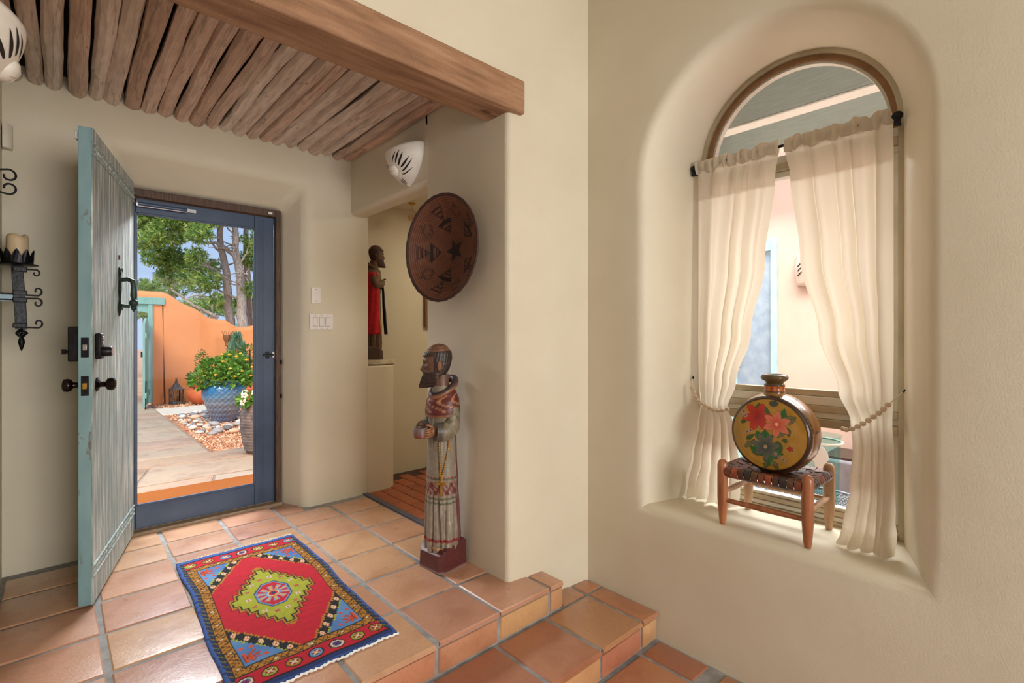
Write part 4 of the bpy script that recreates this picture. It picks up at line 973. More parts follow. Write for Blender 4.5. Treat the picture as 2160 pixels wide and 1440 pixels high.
# flask: local +z is the painted face's normal, later turned towards the room
def flask_paint(a, b_, zoom=1):
    """colour of the painted face; a right, b up, unit disc"""
    r = sqrt(a*a+b_*b_); nz_ = mnoise.noise((a*4, b_*4, 2)); br = mnoise.noise((r*14, atan2(b_, a)*1.2, 5))
    c = [x*(1+.2*br+.16*nz_) for x in sr(182,134,44)]
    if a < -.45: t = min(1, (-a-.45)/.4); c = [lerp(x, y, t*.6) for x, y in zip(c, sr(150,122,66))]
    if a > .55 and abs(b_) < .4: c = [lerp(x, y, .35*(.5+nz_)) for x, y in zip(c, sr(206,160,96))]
    if r > .945: return sr(58,34,24)
    a, b_ = a*zoom+.03, b_*zoom-.02
    def petal(cx, cy_, R_, n_, rot, sharp, ca, cb, cl_):
        nonlocal c
        dx, dy = a-cx, b_-cy_; d = sqrt(dx*dx+dy*dy)
        if d > R_*1.05: return
        th = atan2(dy, dx)+rot; k = abs(((th*n_/(2*pi)) % 1)-.5)*2      # 0 at petal centre .. 1 at gap
        lim = R_*(1-.48*(k**sharp))
        if d < lim:
            t = d/lim; c = [lerp(x, y, t)*(1-.35*(k**6)) for x, y in zip(cb, ca)]
            if lim-d < .016: c = [x*.45 for x in ca]
            if d < R_*.13: c = list(cl_)
    def leaf_(x0, y0, x1, y1, wd, col_):
        nonlocal c
        L_ = sqrt((x1-x0)**2+(y1-y0)**2); ux, uy = (x1-x0)/L_, (y1-y0)/L_; s_ = (a-x0)*ux+(b_-y0)*uy; q_ = -(a-x0)*uy+(b_-y0)*ux
        if 0 < s_ < L_:
            h_ = wd*sin(pi*(s_/L_)**.8)
            if abs(q_) < h_:
                c = [x*(.65+.5*abs(q_)/h_) for x in col_]
                if h_-abs(q_) < .012: c = [x*.4 for x in col_]
    GR, GR2, GY = sr(62,98,44), sr(40,112,50), sr(118,116,72)
    for L_ in [(.02,.35,-.02,.58,.06,GR2),(-.2,.42,-.16,.66,.07,GR),(.30,.30,.36,.58,.08,GR2),(.34,.28,.60,.42,.09,GY),(.38,.18,.46,-.02,.07,GR),(-.22,.02,-.10,-.22,.08,GR2),(-.05,.06,-.02,-.18,.09,GR2),(.10,-.05,.44,.10,.07,GY),(.20,-.14,.30,-.40,.08,GR),(-.45,-.2,-.25,-.05,.05,GR),(-.48,-.38,-.24,-.16,.06,GY),(-.55,.16,-.42,.28,.05,GR),(-.35,-.35,-.05,-.50,.10,GR2),(0,-.42,.04,-.72,.10,GR2),(.02,-.45,.34,-.40,.11,GR2),(.10,-.55,.24,-.80,.06,GY),(-.02,-.6,-.04,-.82,.05,GY),(.42,-.12,.30,-.10,.05,GR)]: leaf_(*L_)
    petal(-.20,.33,.33,6,.4,1.6, sr(196,54,36), sr(166,30,26), sr(150,40,40))
    petal(.20,.22,.31,6,.1,1.0, sr(226,132,98), sr(206,56,48), sr(240,190,140))
    petal(-.03,-.30,.31,7,.2,1.3, sr(104,106,88), sr(24,38,52), sr(170,150,110))
    petal(.47,-.27,.085,5,0,.4, sr(196,40,28), sr(170,30,24), sr(200,60,30))
    for (x_, y_, r_) in [(-.5,.42,.05),(-.56,.34,.04),(-.46,.34,.045),(-.52,.48,.03),(-.42,-.02,.045),(-.34,.02,.04),(.18,-.42,.035),(.26,-.47,.035),(.33,-.52,.035),(.39,-.56,.03)]:
        d = sqrt((a-x_)**2+(b_-y_)**2)
        if d < r_: c = list(sr(176,140,120) if d > r_*.45 else sr(90,60,60))
    d = sqrt(((a-.14)/1.5)**2+((b_-.66))**2)
    if d < .065: c = list(sr(56,66,58))
    return c
fk = thing('painted_flask', 'round ochre flask painted with red, pink and dark blue flowers', 'flask', (2.405,.860,SILL+.252))
FR = .170; CZ = .176
FLM = colmat('painted_lacquer', rough=.28, bmp=.06, bscale=40, coat=.35, var=.12, vscale=9)
# local frame: face looks along -x, right of the face is -y, up is z
g = G(); g.c = []; nr, ns = 70, 200
prof_f = [(0.0,-.071),(.25,-.072),(.5,-.073),(.75,-.0725),(.925,-.071),(.945,-.069),(.96,-.066)]
ring = []
for i in range(nr+1):
    rr = i/nr*.96; xx = interp(prof_f, rr)[0]; ring.append([(xx, -FR*rr*cos(2*pi*j/ns), CZ+FR*rr*sin(2*pi*j/ns)) for j in range(ns)])
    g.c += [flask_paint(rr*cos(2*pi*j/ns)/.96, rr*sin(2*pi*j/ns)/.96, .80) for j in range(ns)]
g.rings(ring, cap0=False, cap1=False); g.build('painted_face', FLM, fk, smooth=60, fix=False)
g = G(); g.c = []; ring = []
side = [(.955,-.066),(.985,-.062),(1.0,-.054),(1.012,-.047),(1.006,-.042),(1.02,-.036),(1.05,-.015),(1.062,.008),(1.055,.03),(1.03,.05),(1.0,.062),(.96,.068),(.5,.072),(.001,.073)]
for k, (rr, xx) in enumerate(side):
    ring.append([(xx, -FR*rr*cos(2*pi*j/ns), CZ+FR*rr*sin(2*pi*j/ns)) for j in range(ns)])
    for j in range(ns):
        nz_ = mnoise.noise((k*.5, j*.12, 1)); base = sr(74,46,30) if k < 4 else (sr(52,32,24) if k == 4 else sr(146,98,44))
        if k >= 5 and j % 29 in (4,5) and k in (6,7): base = sr(52,30,24)
        if 2 <= k <= 3 and j % 3 == 0: base = sr(124,86,46)
        g.c.append([x*(1+.35*nz_) for x in base])
g.rings(ring, cap0=False, cap1=False); g.build('flask_body', FLM, fk, smooth=60, fix=False)
zt_ = CZ+FR*1.035
nk = G(); nk.lathe([(.062,-.018),(.046,-.004),(.044,.004),(.044,.012),(.042,.016),(.042,.034),(.044,.038),(.040,.046),(.036,.050),(.040,.056),(.054,.064),(.058,.074),(.054,.084),(.044,.089),(.034,.088),(.030,.07),(.030,0)], 40, (0,0,zt_), cap1=False)
nk.c = []
for (r_, z_) in [(0,-.018),(0,-.004),(0,.004),(0,.012),(0,.016),(0,.034),(0,.038),(0,.046),(0,.05),(0,.056),(0,.064),(0,.074),(0,.084),(0,.089),(0,.088),(0,.07),(0,0)]:
    for j in range(40):
        c = sr(98,78,46)
        if .012 < z_ < .036: c = sr(206,116,40) if (j//2) % 2 else sr(160,64,30)
        elif z_ < .012: c = sr(150,104,44)
        if z_ in (.012,.038): c = sr(64,40,26)
        nk.c.append(c)
nko = nk.build('flask_neck', FLM, fk, smooth=60, fix=False)

# ================================================================ rug
RX, RY, RL = .612, 1.342, 0
RED, BLU, LBL, GLD, BLK, GRNN, ORN, CRM, NAV = sr(196,22,44), sr(62,96,168), sr(104,156,204), sr(186,128,34), sr(28,28,34), sr(168,172,46), sr(214,82,40), sr(228,206,170), sr(36,52,108)
def rug(x, y):
    """x in -RX/2..RX/2, y in -RY/2..RY/2 (metres)"""
    ax, ay = abs(x), abs(y); nz_ = mnoise.noise((x*40, y*40, 0)); hx_, hy_ = RX/2, RY/2
    jx = .003*mnoise.noise((x*30,y*30,3)); ax += jx
    if hx_-ax < .014: return BLU if nz_ < .25 else NAV
    ey = hy_-ay
    if ey < .030: return [q*(1+.2*nz_) for q in (BLU if y > 0 else NAV)] if ey > .006 else BLU
    if ey < .040: return BLK
    if hx_-ax < .030:
        k = int((x*200)//1+(y*160)//1*7) % 6; return (NAV, BLK, sr(98,130,70), sr(120,50,70), BLK, NAV)[k]
    if ey < .125:                                   # end band with medallions
        pitch = .083; u = (x+10*pitch+pitch/2) % pitch-pitch/2; k = int((x+10*pitch+pitch/2)//pitch); v_ = ey-.083
        ca = (GRNN, GLD, LBL, CRM)[(k+(1 if y > 0 else 0)) % 4]; d = max(abs(u), abs(v_), (abs(u)+abs(v_))*.72)
        if d < .029:
            if d > .025: return BLK
            if abs(abs(u)-abs(v_)) < .004 and d < .016: return CRM if ca != CRM else NAV
            if abs(u)+abs(v_) < .012: return RED
            if d < .016: return sr(120,40,50) if ca != CRM else BLU
            return ca
        return [q*(1+.12*nz_) for q in RED]
    if ey < .133 or (.030 < hx_-ax < .034): return BLK
    if ey < .168 or hx_-ax < .070:                  # gold guard border with squiggles
        s_ = y if hx_-ax < .070 else x; t_ = (hx_-ax-.052) if hx_-ax < .070 else (ey-.150)
        if abs(t_-.012*sin(s_*230)) < .0035: return sr(92,40,30)
        if abs(t_+.014*sin(s_*120+1)) < .003: return BLK
        if (int(s_*90)*7) % 11 == 0 and abs(t_) < .006: return CRM
        return [q*(1+.15*nz_) for q in GLD]
    if ey < .174 or hx_-ax < .074: return BLK
    a_, b_ = hx_-.074, hy_-.174
    q4 = .009; sx, sy = (int(ax/q4)+.5)*q4, (int(ay/(q4*1.8))+.5)*q4*1.8
    def tc_(X, Y): return ((X/a_-.10)/.90)+((Y/b_-.36)/.64)-1
    t = tc_(sx, sy)
    if t > 0:
        tf = tc_(ax, ay)
        if t < .045: return GLD
        if t < .27:
            # flowers along the band
            p_ = (ax/a_-ay/b_); kk = p_*3.6; fu = (kk % 1)-.5; fv = tf-.155
            d = sqrt((fu*.069)**2+(fv*.175)**2)
            if d < .0145: return RED if d < .0035 or (d > .007 and abs(sin(2*atan2(fv*.175, fu*.069))) < .3) else sr(236,200,160)
            return BLK
        if t < .30: return GRNN
        X, Y = a_-ax, b_-ay                           # distance from corner
        col = [lerp(p, q, .5+.5*mnoise.noise((x*7, y*7, 9))) for p, q in zip(BLU, LBL)]
        for k, (px, py, qx, qy, w_) in enumerate([(.014,.022,.014,.082,.0075),(.02,.05,.062,.03,.006),(.02,.052,.066,.056,.006),(.02,.055,.055,.088,.006),(.02,.046,.04,.018,.006)]):
            L_ = sqrt((qx-px)**2+(qy-py)**2); ux, uy = (qx-px)/L_, (qy-py)/L_; s_ = (X-px)*ux+(Y-py)*uy; w2 = abs(-(X-px)*uy+(Y-py)*ux)
            if -.004 < s_ < L_+.004:
                if w2 < w_*.7: return ORN
                if w2 < w_: return sr(110,30,30)
        for px, py in ((.052,.115),(.085,.03),(.016,.125)):
            if (X-px)**2+((Y-py)*.8)**2 < .0085**2: return ORN
        return col
    # centre medallion, stepped
    m1, m2 = .195, .330
    sx, sy = (int(ax/.026)+.5)*.026, (int(ay/.044)+.5)*.044
    def inm(X, Y): return (int(X/.026)+.5)*.026/m1+(int(Y/.044)+.5)*.044/m2 < 1.0
    d = .5 if inm(ax, ay) else 2
    if d > 1 and inm(max(0, ax-.004), max(0, ay-.005)): return BLK
    if d < 1 and not inm(ax+.010, ay+.013): return BLK if inm(ax+.007, ay+.009) else GLD
    if d < 1 and not inm(ax+.013, ay+.017): return BLK
    if ax < .010 and m2-.04 < ay < m2 or (ax < .022 and m2-.026 < ay < m2-.012): return GLD
    if d < 1.04:
        df_ = ax/m1+ay/m2
        if d > .97: return BLK
        if d > .88: return GLD
        if d > .85: return BLK
        e1 = max(ax/.078, ay/.125, (ax/.078+ay/.125)*.72)
        if e1 > 1:
            for k in range(14):
                th = 2*pi*k/14; X, Y = .107*cos(th), .180*sin(th)
                if abs(x-X) < .013 and abs(y-Y) < .013:
                    if abs(x-X)+abs(y-Y) < .005: return RED
                    if abs(abs(x-X)-abs(y-Y)) < .005 and abs(x-X) < .011: return sr(226,196,200) if k % 2 else sr(190,70,90)
            return [q*(1+.15*nz_) for q in GRNN]
        if e1 > .93: return NAV
        if e1 > .87: return LBL
        r_ = sqrt(x*x+(y*.9)**2); th = atan2(y*.9, x)
        if r_ < .011: return NAV
        if r_ < .02: return RED
        if r_ < .026: return CRM
        if r_ < .034: return GLD if abs(sin(th)) > .75 else LBL
        if r_ < .070:
            k = abs(((th*10/(2*pi)) % 1)-.5)*2
            if k < .32: return sr(220,160,80)
            if k < .6: return LBL
        return [q*(1+.1*nz_) for q in RED]
    return [q*(1+.14*nz_+.10*mnoise.noise((x*5, y*60, 4))) for q in RED]
rg = thing('rug', 'small handwoven red and blue rug with green stepped medallion on the entry tiles', 'rug', (.752,2.525,.0), radians(-.8))
nx, ny = 170, 372; g = G(); P = []; g.c = []
for j in range(ny+1):
    for i in range(nx+1):
        x, y = -RX/2+RX*i/nx, -RY/2+RY*j/ny; c = rug(x, y)
        wy = 1+.006*sin(y*17); wx = .010*sin(y*3.1+.4)+.004*sin(y*9)
        h_ = .0085+.0016*random.random()+.004*max(0, mnoise.noise((x*2, y*2.2, 7)))
        edge = min(i, nx-i, j, ny-j)
        if edge == 0: h_ = .002
        if c is BLK: h_ -= .0015
        P.append((x*wy+wx, y+.003*sin(x*31), h_)); g.c.append(c)
g.add(P, [(j*(nx+1)+i, j*(nx+1)+i+1, (j+1)*(nx+1)+i+1, (j+1)*(nx+1)+i) for j in range(ny) for i in range(nx)])
g.build('pile', colmat('wool_pile', rough=.95, bmp=.5, bscale=420, dist=.004, var=.22, vscale=300), rg, smooth=180, fix=False)
FRG = mat('cream_fringe', sr(214,200,180), sr(232,222,204), rough=.9, bmp=0)
q = G()
for k in range(170):
    x = -RX/2+.006+(RX-.012)*k/169; L_ = rnd(.018,.048); dx = rnd(-.012,.012)
    wx = .010*sin(RY/2*3.1+.4)+.004*sin(RY/2*9); q.tube([(x+wx,RY/2-.004,.006),(x+wx+dx*.4,RY/2+L_*.5,.005+rnd(0,.003)),(x+wx+dx,RY/2+L_,.0022)], .0016, 3)
tag(q.build('fringe', FRG, rg), kind='stuff')
q = G(); wx = .010*sin(-RY/2*3.1+.4)+.004*sin(-RY/2*9)
q.tube([(-RX/2+wx+RX*k/120, -RY/2-.008+.003*sin(k*1.3)+.003*sin(k*.31), .0055) for k in range(121)], [.0045+.0015*sin(k*1.9) for k in range(121)], 7); q.build('braided_edge', mat('white_cord', sr(226,226,224), rough=.9), rg, smooth=60)
# ================================================================ carved friar figures
def friar(t, S, style):
    """carved wooden friar, local forward +y; S scales heights of the 1.19 m figure"""
    WOOD = style == 'wood'
    MC = colmat('carved_paint_'+style, rough=.42 if not WOOD else .7, bmp=.25, bscale=90, dist=.004, var=.3, vscale=40)
    skin, hairc, top = (sr(112,78,60), sr(58,45,40), sr(126,88,66)) if not WOOD else (sr(106,74,50), sr(74,52,38), sr(96,66,44))
    def sc(g_): g_.v = [(x*S, y*S, z*S) for x, y, z in g_.v]; return g_
    def done(name, g_, par=t, sm=50, fix=False): return sc(g_).build(name, MC, par, smooth=sm, fix=fix)
    # --- base block with sloped instep
    g = G(); P = [(-.100,-.085),(.100,-.085),(.104,.06),(.075,.09),(-.075,.09),(-.104,.06)]
    hz = [.145,.145,.12,.095,.095,.12]
    R = [[(x*1.02, y*1.02, 0) for x, y in P], [(x*1.02, y*1.02, .015) for x, y in P], [(x*.98, y*.98, h*.93) for (x, y), h in zip(P, hz)], [(x*.9, y*.9, h) for (x, y), h in zip(P, hz)]]
    g.rings(R); g.c = []
    for k, r_ in enumerate(R): g.c += [(sr(96,44,44) if k else sr(150,130,120)) if not WOOD else sr(88,64,46) for _ in r_]
    done('base', g, sm=30, fix=True)
    # --- robe
    tab = [(.09,.100,.088,0),(.16,.106,.090,0),(.30,.098,.086,0),(.45,.090,.080,0),(.60,.082,.074,0),(.70,.080,.072,0),(.80,.086,.070,-.004),(.88,.088,.066,-.008),(.93,.066,.056,-.006),(.97,.046,.044,.004)]
    if WOOD: tab = [(z, a*.92, b_*.95, c_) for z, a, b_, c_ in tab]
    g = G(); g.c = []; R = []; ns, nz_ = 144, 110
    fl_ = [.10,.62,1.02,1.45,-.45,-.95,-1.4,2.0,-2.0]
    for i in range(nz_+1):
        z = lerp(.09,.97,i/nz_); rx, ry, oy = interp(tab, z); ring = []
        fz = max(0, min(1, (.50-z)/.12)) if not WOOD else max(0, min(1, (.62-z)/.1))
        for j in range(ns):
            a = 2*pi*j/ns; aa = (a+pi) % (2*pi)-pi          # 0 = forward (+y), + towards local -x
            gr = 0
            for k, q_ in enumerate(fl_):
                w_ = q_+.10*sin(z*6+k*2); dz_ = fz*(1 if z < .42-.05*(k % 3) or WOOD else .35)
                gr += exp(-((aa-w_)/.085)**2)*dz_
            back = abs(aa) > 2.05
            seam = exp(-((abs(aa)-2.02)/.05)**2)*(1 if .15 < z < .8 else .3)
            ex = 1-.15*min(gr,1.2)-.07*seam+(.035 if back else 0)+.012*fz*sin(aa*9+z*3)
            ring.append((-rx*ex*sin(aa), oy+ry*ex*cos(aa), z))
            n1 = mnoise.noise((aa*6, z*2.2, 3)); n2 = mnoise.noise((aa*9, z*5, 8))
            if WOOD: c = [q_*(1+.35*n1+.15*n2) for q_ in sr(112,84,60)]
            elif back: c = [q_*(1+.2*n1) for q_ in sr(112,48,54)]
            else:
                c = [q_*(1+.20*n1) for q_ in sr(146,134,116)]
                if n2*.8+n1*.7 > .36: c = sr(184,176,162)
                if n2-n1 > .75: c = sr(84,78,74)
                if .385 < z < .475:
                    c = sr(150,132,112); sw = sin(aa*16+6*sin((z-.43)*42)); s2 = sin(aa*9+1.5)*.03
                    if abs((z-.43)-s2*.8) < .012 or (sw > .55 and abs(z-.43) < .035): c = sr(116,44,42)
                if abs(z-.492) < .006 and sin(aa*22) > .2: c = sr(166,44,40)
                for zb in (.378,.366,.480,.352): 
                    if abs(z-zb) < .0028: c = sr(74,84,58)
                if z < .165 and z > .150: c = sr(142,40,42)
            c = [q_*(1-.75*min(1, gr*.9+seam)*.55) for q_ in c] if 0 else c
            g.c.append(c)
        R.append(ring)
    g.rings(R); done('robe', g, sm=60)
    # --- shoulder cape
    g = G(); g.c = []; R = []
    for i in range(19):
        z = lerp(.815,.945,i/18); rx, ry, oy = interp([(.815,.104,.084,-.004),(.84,.105,.085,-.004),(.89,.099,.080,-.006),(.93,.080,.068,-.006),(.945,.066,.058,-.004)], z); ring = []
        for j in range(96):
            a = 2*pi*j/96; ring.append((-rx*sin(a), oy+ry*cos(a), z-.010*cos(a)))
            sp_ = sin(a*7+4.5*sin((z-.87)*55)); c = sr(104,44,40)
            if sp_ > .72 and .84 < z < .925: c = sr(184,130,92)
            if z < .824: c = sr(150,100,66)
            if WOOD: c = [q_*(1+.3*mnoise.noise((a*4, z*30, 2))) for q_ in sr(116,90,68)]
            g.c.append(c)
        R.append(ring)
    g.rings(R, cap1=False); done('shoulder_cape', g, sm=60)
    # --- hood rolled round the neck
    g = G(); g.c = []; R = []
    for j in range(48):
        a = 2*pi*j/48; up = .045*(-cos(a)); c0 = Vector((-.060*sin(a), .066*cos(a)-.012, .958+up)); ring = []
        rad = Vector((-sin(a), cos(a), 0))
        for k in range(12):
            b_ = 2*pi*k/12; ring.append(c0+rad*.019*cos(b_)+Vector((0,0,1))*(.022*sin(b_)))
            g.c.append(([x*1.0 for x in (sr(150,98,66) if sin(b_) < .35 and cos(b_) > -.2 else sr(74,58,60))]) if not WOOD else sr(104,78,58))
        R.append(ring)
    n = len(R); R.append(R[0]); g.c += g.c[:12]; g.rings(R, cap0=False, cap1=False); done('hood', g, sm=60)
    # --- arms with wide sleeves
    for s_ in (-1, 1):
        pts = [(s_*.072,-.010,.885),(s_*.084,-.008,.82),(s_*.086,.004,.755),(s_*.076,.048,.732),(s_*.054,.088,.736)]
        rr = [.024,.032,.040,.043,.042]
        if WOOD: pts = [(s_*.075,-.005,.885),(s_*.098,.0,.82),(s_*.098,.02,.77),(s_*.06,.066,.775),(s_*.015,.082,.80)]; rr = [.026,.034,.036,.036,.032]
        P = []; Q = []
        for i in range(len(pts)-1):
            for k in range(5): P.append(Vector(pts[i]).lerp(Vector(pts[i+1]), k/5)); Q.append(lerp(rr[i], rr[i+1], k/5)+.002*sin(k*2.5))
        P.append(Vector(pts[-1])); Q.append(rr[-1]); g = G(); g.tube(P, Q, 18, flat=1.15); g.c = []
        for i in range(len(P)):
            for k in range(18):
                n1 = mnoise.noise((i*.5, k*.5, 4+s_)); c = sr(140,128,104) if not WOOD else sr(110,82,60)
                if not WOOD and i < 9 and (k+i) % 5 == 0: c = sr(80,78,58)
                if not WOOD and i > 16: c = sr(92,84,76)
                g.c.append([q_*(1+.3*n1) for q_ in c])
        done('sleeve', g, sm=60)
        # hand: palm, four fingers and thumb
        if not WOOD: hp = Vector((s_*.046,.100,.738)); tip = lambda f_: [hp+Vector((-s_*.004,.012,.018-.012*f_)), hp+Vector((-s_*.002,.030,.016-.012*f_)), hp+Vector((-s_*.016,.046,.014-.012*f_)), hp+Vector((-s_*.032,.050,.012-.012*f_))]
        else: hp = Vector((s_*.008,.092,.806)); tip = lambda f_: [hp+Vector((-s_*.004,.006,.012-.008*f_)), hp+Vector((-s_*.016,.014,.014-.008*f_)), hp+Vector((-s_*.030,.016,.012-.008*f_)), hp+Vector((-s_*.040,.012,.010-.008*f_))]
        g = G(); g.ell(hp+Vector((0,-.004,0)), (.013,.022,.024), 12, 8)
        for f_ in range(4): g.tube(tip(f_+.2), [.0075,.007,.0065,.004], 8)
        g.tube([hp+Vector((-s_*.006,.0,.022)), hp+Vector((-s_*.014,.018,.034)), hp+Vector((-s_*.020,.032,.036))], [.009,.0075,.005], 8)
        g.c = [sr(150,100,64) if not WOOD else sr(96,68,48)]*len(g.v); done('hand', g, sm=60)
    if not WOOD:
        g = G(); g.lathe([(.030,.0),(.036,.004),(.037,.05),(.034,.054),(.030,.054),(.028,.046),(0,.046)], 28, (0,.146,.708)); g.c = [sr(122,56,40) if z < .755 else sr(120,110,108) for x, y, z in g.v]; done('bowl', g, sm=40)
    else:
        g = G(); g.lathe([(.088,.70),(.090,.712),(.088,.724)], 40); g.v = [(x*.93, y*.86, z) for x, y, z in g.v]; g.c = [sr(124,100,74)]*len(g.v); done('rope_belt', g, sm=60)
    # --- head
    hd = bpy.data.objects.new('head', None)
    g = G(); g.c = []; R = []; ns, nr = 96, 84; H0, HH = 0.965, .232
    # per height: half width, front, back
    ht = [(0,.008,.094,-.070),(.06,.020,.096,-.045),(.14,.032,.090,-.012),(.22,.040,.083,.022),(.32,.046,.077,.046),(.42,.050,.075,.058),(.52,.053,.074,.064),(.62,.055,.077,.068),(.74,.056,.076,.067),(.84,.052,.066,.061),(.92,.042,.050,.049),(.97,.028,.032,.032),(1.0,.004,.004,.004)]
    yaw = radians(-40) if not WOOD else radians(8)
    for i in range(nr+1):
        u = i/nr; w_, yf, yb = interp(ht, u); ring = []
        for j in range(ns):
            a = 2*pi*j/ns; aa = (a+pi) % (2*pi)-pi; x = w_*sin(aa); y = (yf if cos(aa) > 0 else yb)*cos(aa)*(1 if abs(cos(aa)) < .0 else 1)
            c = skin; front = cos(aa) > 0
            if front:
                nb = exp(-(x/.0085)**2)                              # nose
                nzp = interp([(.36,0),(.40,.6),(.43,1.0),(.50,.62),(.58,.25),(.63,0)], u)[0]; y += .024*nb*nzp
                y += .006*exp(-((u-.635)/.035)**2)*(1 if abs(x) < .045 else .4)   # brow
                y -= .010*exp(-((abs(x)-.022)/.011)**2)*exp(-((u-.565)/.035)**2)   # eye socket
                y += .004*exp(-((abs(x)-.022)/.007)**2)*exp(-((u-.56)/.014)**2)    # lid
                y -= .004*exp(-((abs(x)-.030)/.012)**2)*exp(-((u-.42)/.05)**2)     # cheek hollow
                y += .006*exp(-(x/.016)**2)*exp(-((u-.325)/.014)**2)               # lip
                if abs(abs(x)-.022) < .006 and abs(u-.555) < .010: c = sr(210,200,180) if abs(abs(x)-.022) > .0025 else sr(20,16,16)
                if abs(x) < .014 and abs(u-.325) < .008: c = sr(120,60,50)
            beard = u < .36 and abs(aa) < 1.45 and not (abs(x) < .015 and .30 < u < .34)
            mo = front and .345 < u < .385 and abs(x) < .024
            hairr = (abs(aa) > 1.25 and .34 < u < .80) or (.72 < u < .81) or (abs(aa) > 1.7 and u > .2 and u < .80)
            k_ = 1.0
            if beard or mo: c = hairc; k_ = 1.06+.030*sin(aa*34+u*8)
            elif hairr: c = hairc if mnoise.noise((aa*14, u*4, 1)) < .35 else [q_*1.5 for q_ in hairc]; k_ = 1.07+.028*sin(aa*30+u*12)
            elif u >= .80: c = top
            ring.append((x*k_, y*k_))
            g.c.append([q_*(1+.2*mnoise.noise((aa*5, u*12, 6))) for q_ in c])
        tilt = .10 if not WOOD else .04; z = H0+HH*u; R.append([(cos(yaw)*x-sin(yaw)*(y+.012), sin(yaw)*x+cos(yaw)*(y+.012)+.010, z-tilt*y*(.8)) for x, y in ring])
    g.rings(R); ho = done('head', g, sm=70)
    g = G(); g.lathe([(.046,.93),(.044,.96),(.042,1.0),(.044,1.03)], 24, (0,.004,0)); g.c = [skin]*len(g.v); done('neck', g, sm=60)
    for s_ in (-1, 1):
        g = G(); px, py = s_*.060, -.006; X, Y = cos(yaw)*px-sin(yaw)*(py+.012), sin(yaw)*px+cos(yaw)*(py+.012)+.010
        M_ = Matrix.Rotation(yaw+s_*-.25, 3, 'Z'); g.ell((X,Y,H0+HH*.49), (.006,.014,.026), 10, 8, M_).ell((X+s_*.003,Y,H0+HH*.49), (.004,.008,.017), 8, 6, M_); g.c = [sr(142,94,66) if not WOOD else skin]*len(g.v)
        done('ear', g, ho, sm=60)
    if not WOOD:
        for k in range(5):
            g = G(); g.ell((-.062+.014*k-.0,.078-.002*k,.122-.001*k), (.0055,.016,.008), 8, 6); g.c = [sr(190,150,110)]*len(g.v); done('toe', g, sm=60)
        GOLD = mat('gold_chain', sr(176,128,48), sr(206,160,76), rough=.3, metal=.8, bmp=.1)
        def body(a, z): rx, ry, oy = interp(tab, z); return Vector((-(rx+.006)*sin(a), oy+(ry+.006)*cos(a), z))
        ro = bpy.data.objects.new('rosary', None); COL.objects.link(ro); ro.parent = t
        for (a0, z0, a1, z1) in ((.62,.685,.72,.505),(1.25,.69,.80,.505)):
            for k in range(17):
                u = k/16; z = lerp(z0, z1, u); a = lerp(a0, a1, u**1.5); q_ = G(); q_.ell(body(a, z), (.0042,.0042,.0062), 8, 6); sc(q_).build('bead', GOLD, ro, smooth=180)
        c_ = body(.76,.455); M_ = Matrix.Rotation(.76, 4, 'Z'); q_ = G()
        q_.box(-.0055,.0055,-.003,.004,-.058,.05,M=M_).box(-.026,.026,-.003,.004,.002,.013,M=M_); q_.v = [Vector(p)+c_ for p in q_.v]; sc(q_).build('cross', GOLD, ro, bevel=.001)
    return tab
sf = thing('friar_statue', 'tall carved painted friar statue holding a bowl, standing on the entry tiles', 'statue', (1.533,2.243,.0015), radians(97))
friar(sf, 1.0, 'painted')
# niche figure on its stone shelf
sh = thing('stone_shelf', 'rough edged stone slab capping the curved half wall', 'stone slab', (1.94,3.84,1.0005))
q = G(); n = 26; P = []
for k in range(n):
    a = 2*pi*k/n; P.append((.175*cos(a)*(1+.09*mnoise.noise((k*1.3,1,1))), .165*sin(a)*(1+.08*mnoise.noise((k*1.3,4,1)))))
q.rings([[(x*.93,y*.93,0) for x, y in P],[(x*1.02,y*1.02,.012) for x, y in P],[(x,y,.032) for x, y in P],[(x*.93,y*.93,.042) for x, y in P]])
q.v = [(x+.004*mnoise.noise((x*60,y*60,z*60)), max(min(y+.004*mnoise.noise((x*60,y*60,z*60+5)), .18), -.168), z) for x, y, z in q.v]
q.build('slab', mat('rough_sandstone', sr(178,162,138), sr(204,190,166), rough=.9, scale=20, bmp=.6, bscale=70), sh, smooth=40)
nf = thing('friar_statue', 'dark wooden friar statue with a red stole in the niche', 'statue', (1.945,3.852,1.044), atan2(-.86,-.5)+pi*0)
nf.rotation_euler = (0, 0, radians(-114))
tabw = friar(nf, .80, 'wood')
STO = mat('red_velvet', sr(168,16,28), sr(196,30,40), rough=.9, scale=40, bmp=.2); STG = mat('gold_braid', sr(176,140,76), rough=.6); STB = mat('dark_lining', sr(34,24,24), rough=.9)
for s_, m_ in ((-1, STO), (1, STB)):
    q = G(); R = []; E0 = []; E1 = []
    for i in range(31):
        z = lerp(.90 if s_ < 0 else .80,.26,i/30); rx, ry, oy = interp(tabw, min(z,.93)); flare = .028+.022*max(0, (.8-z)/.5); ring = []
        for k in range(9):
            a = lerp(-1.05,-2.3,k/8) if s_ < 0 else lerp(-.30,.55,k/8); wv_ = .004*sin(k*1.7+z*9); X, Y = -(rx+flare+wv_)*sin(a), oy+(ry+flare+wv_)*cos(a); ring.append((X*.8,Y*.8,z*.8))
        q0 = ring; R.append(q0); E0.append(ring[0]); E1.append(ring[-1])
    q.rings(R, close=False); o_ = q.build('stole', m_, nf, smooth=180, fix=False)
    so = o_.modifiers.new('thick', 'SOLIDIFY'); so.thickness = .005
    if s_ < 0:
        for E_ in (E0, E1): G().tube(E_, .0035, 6).build('braid', STG, o_, smooth=60)

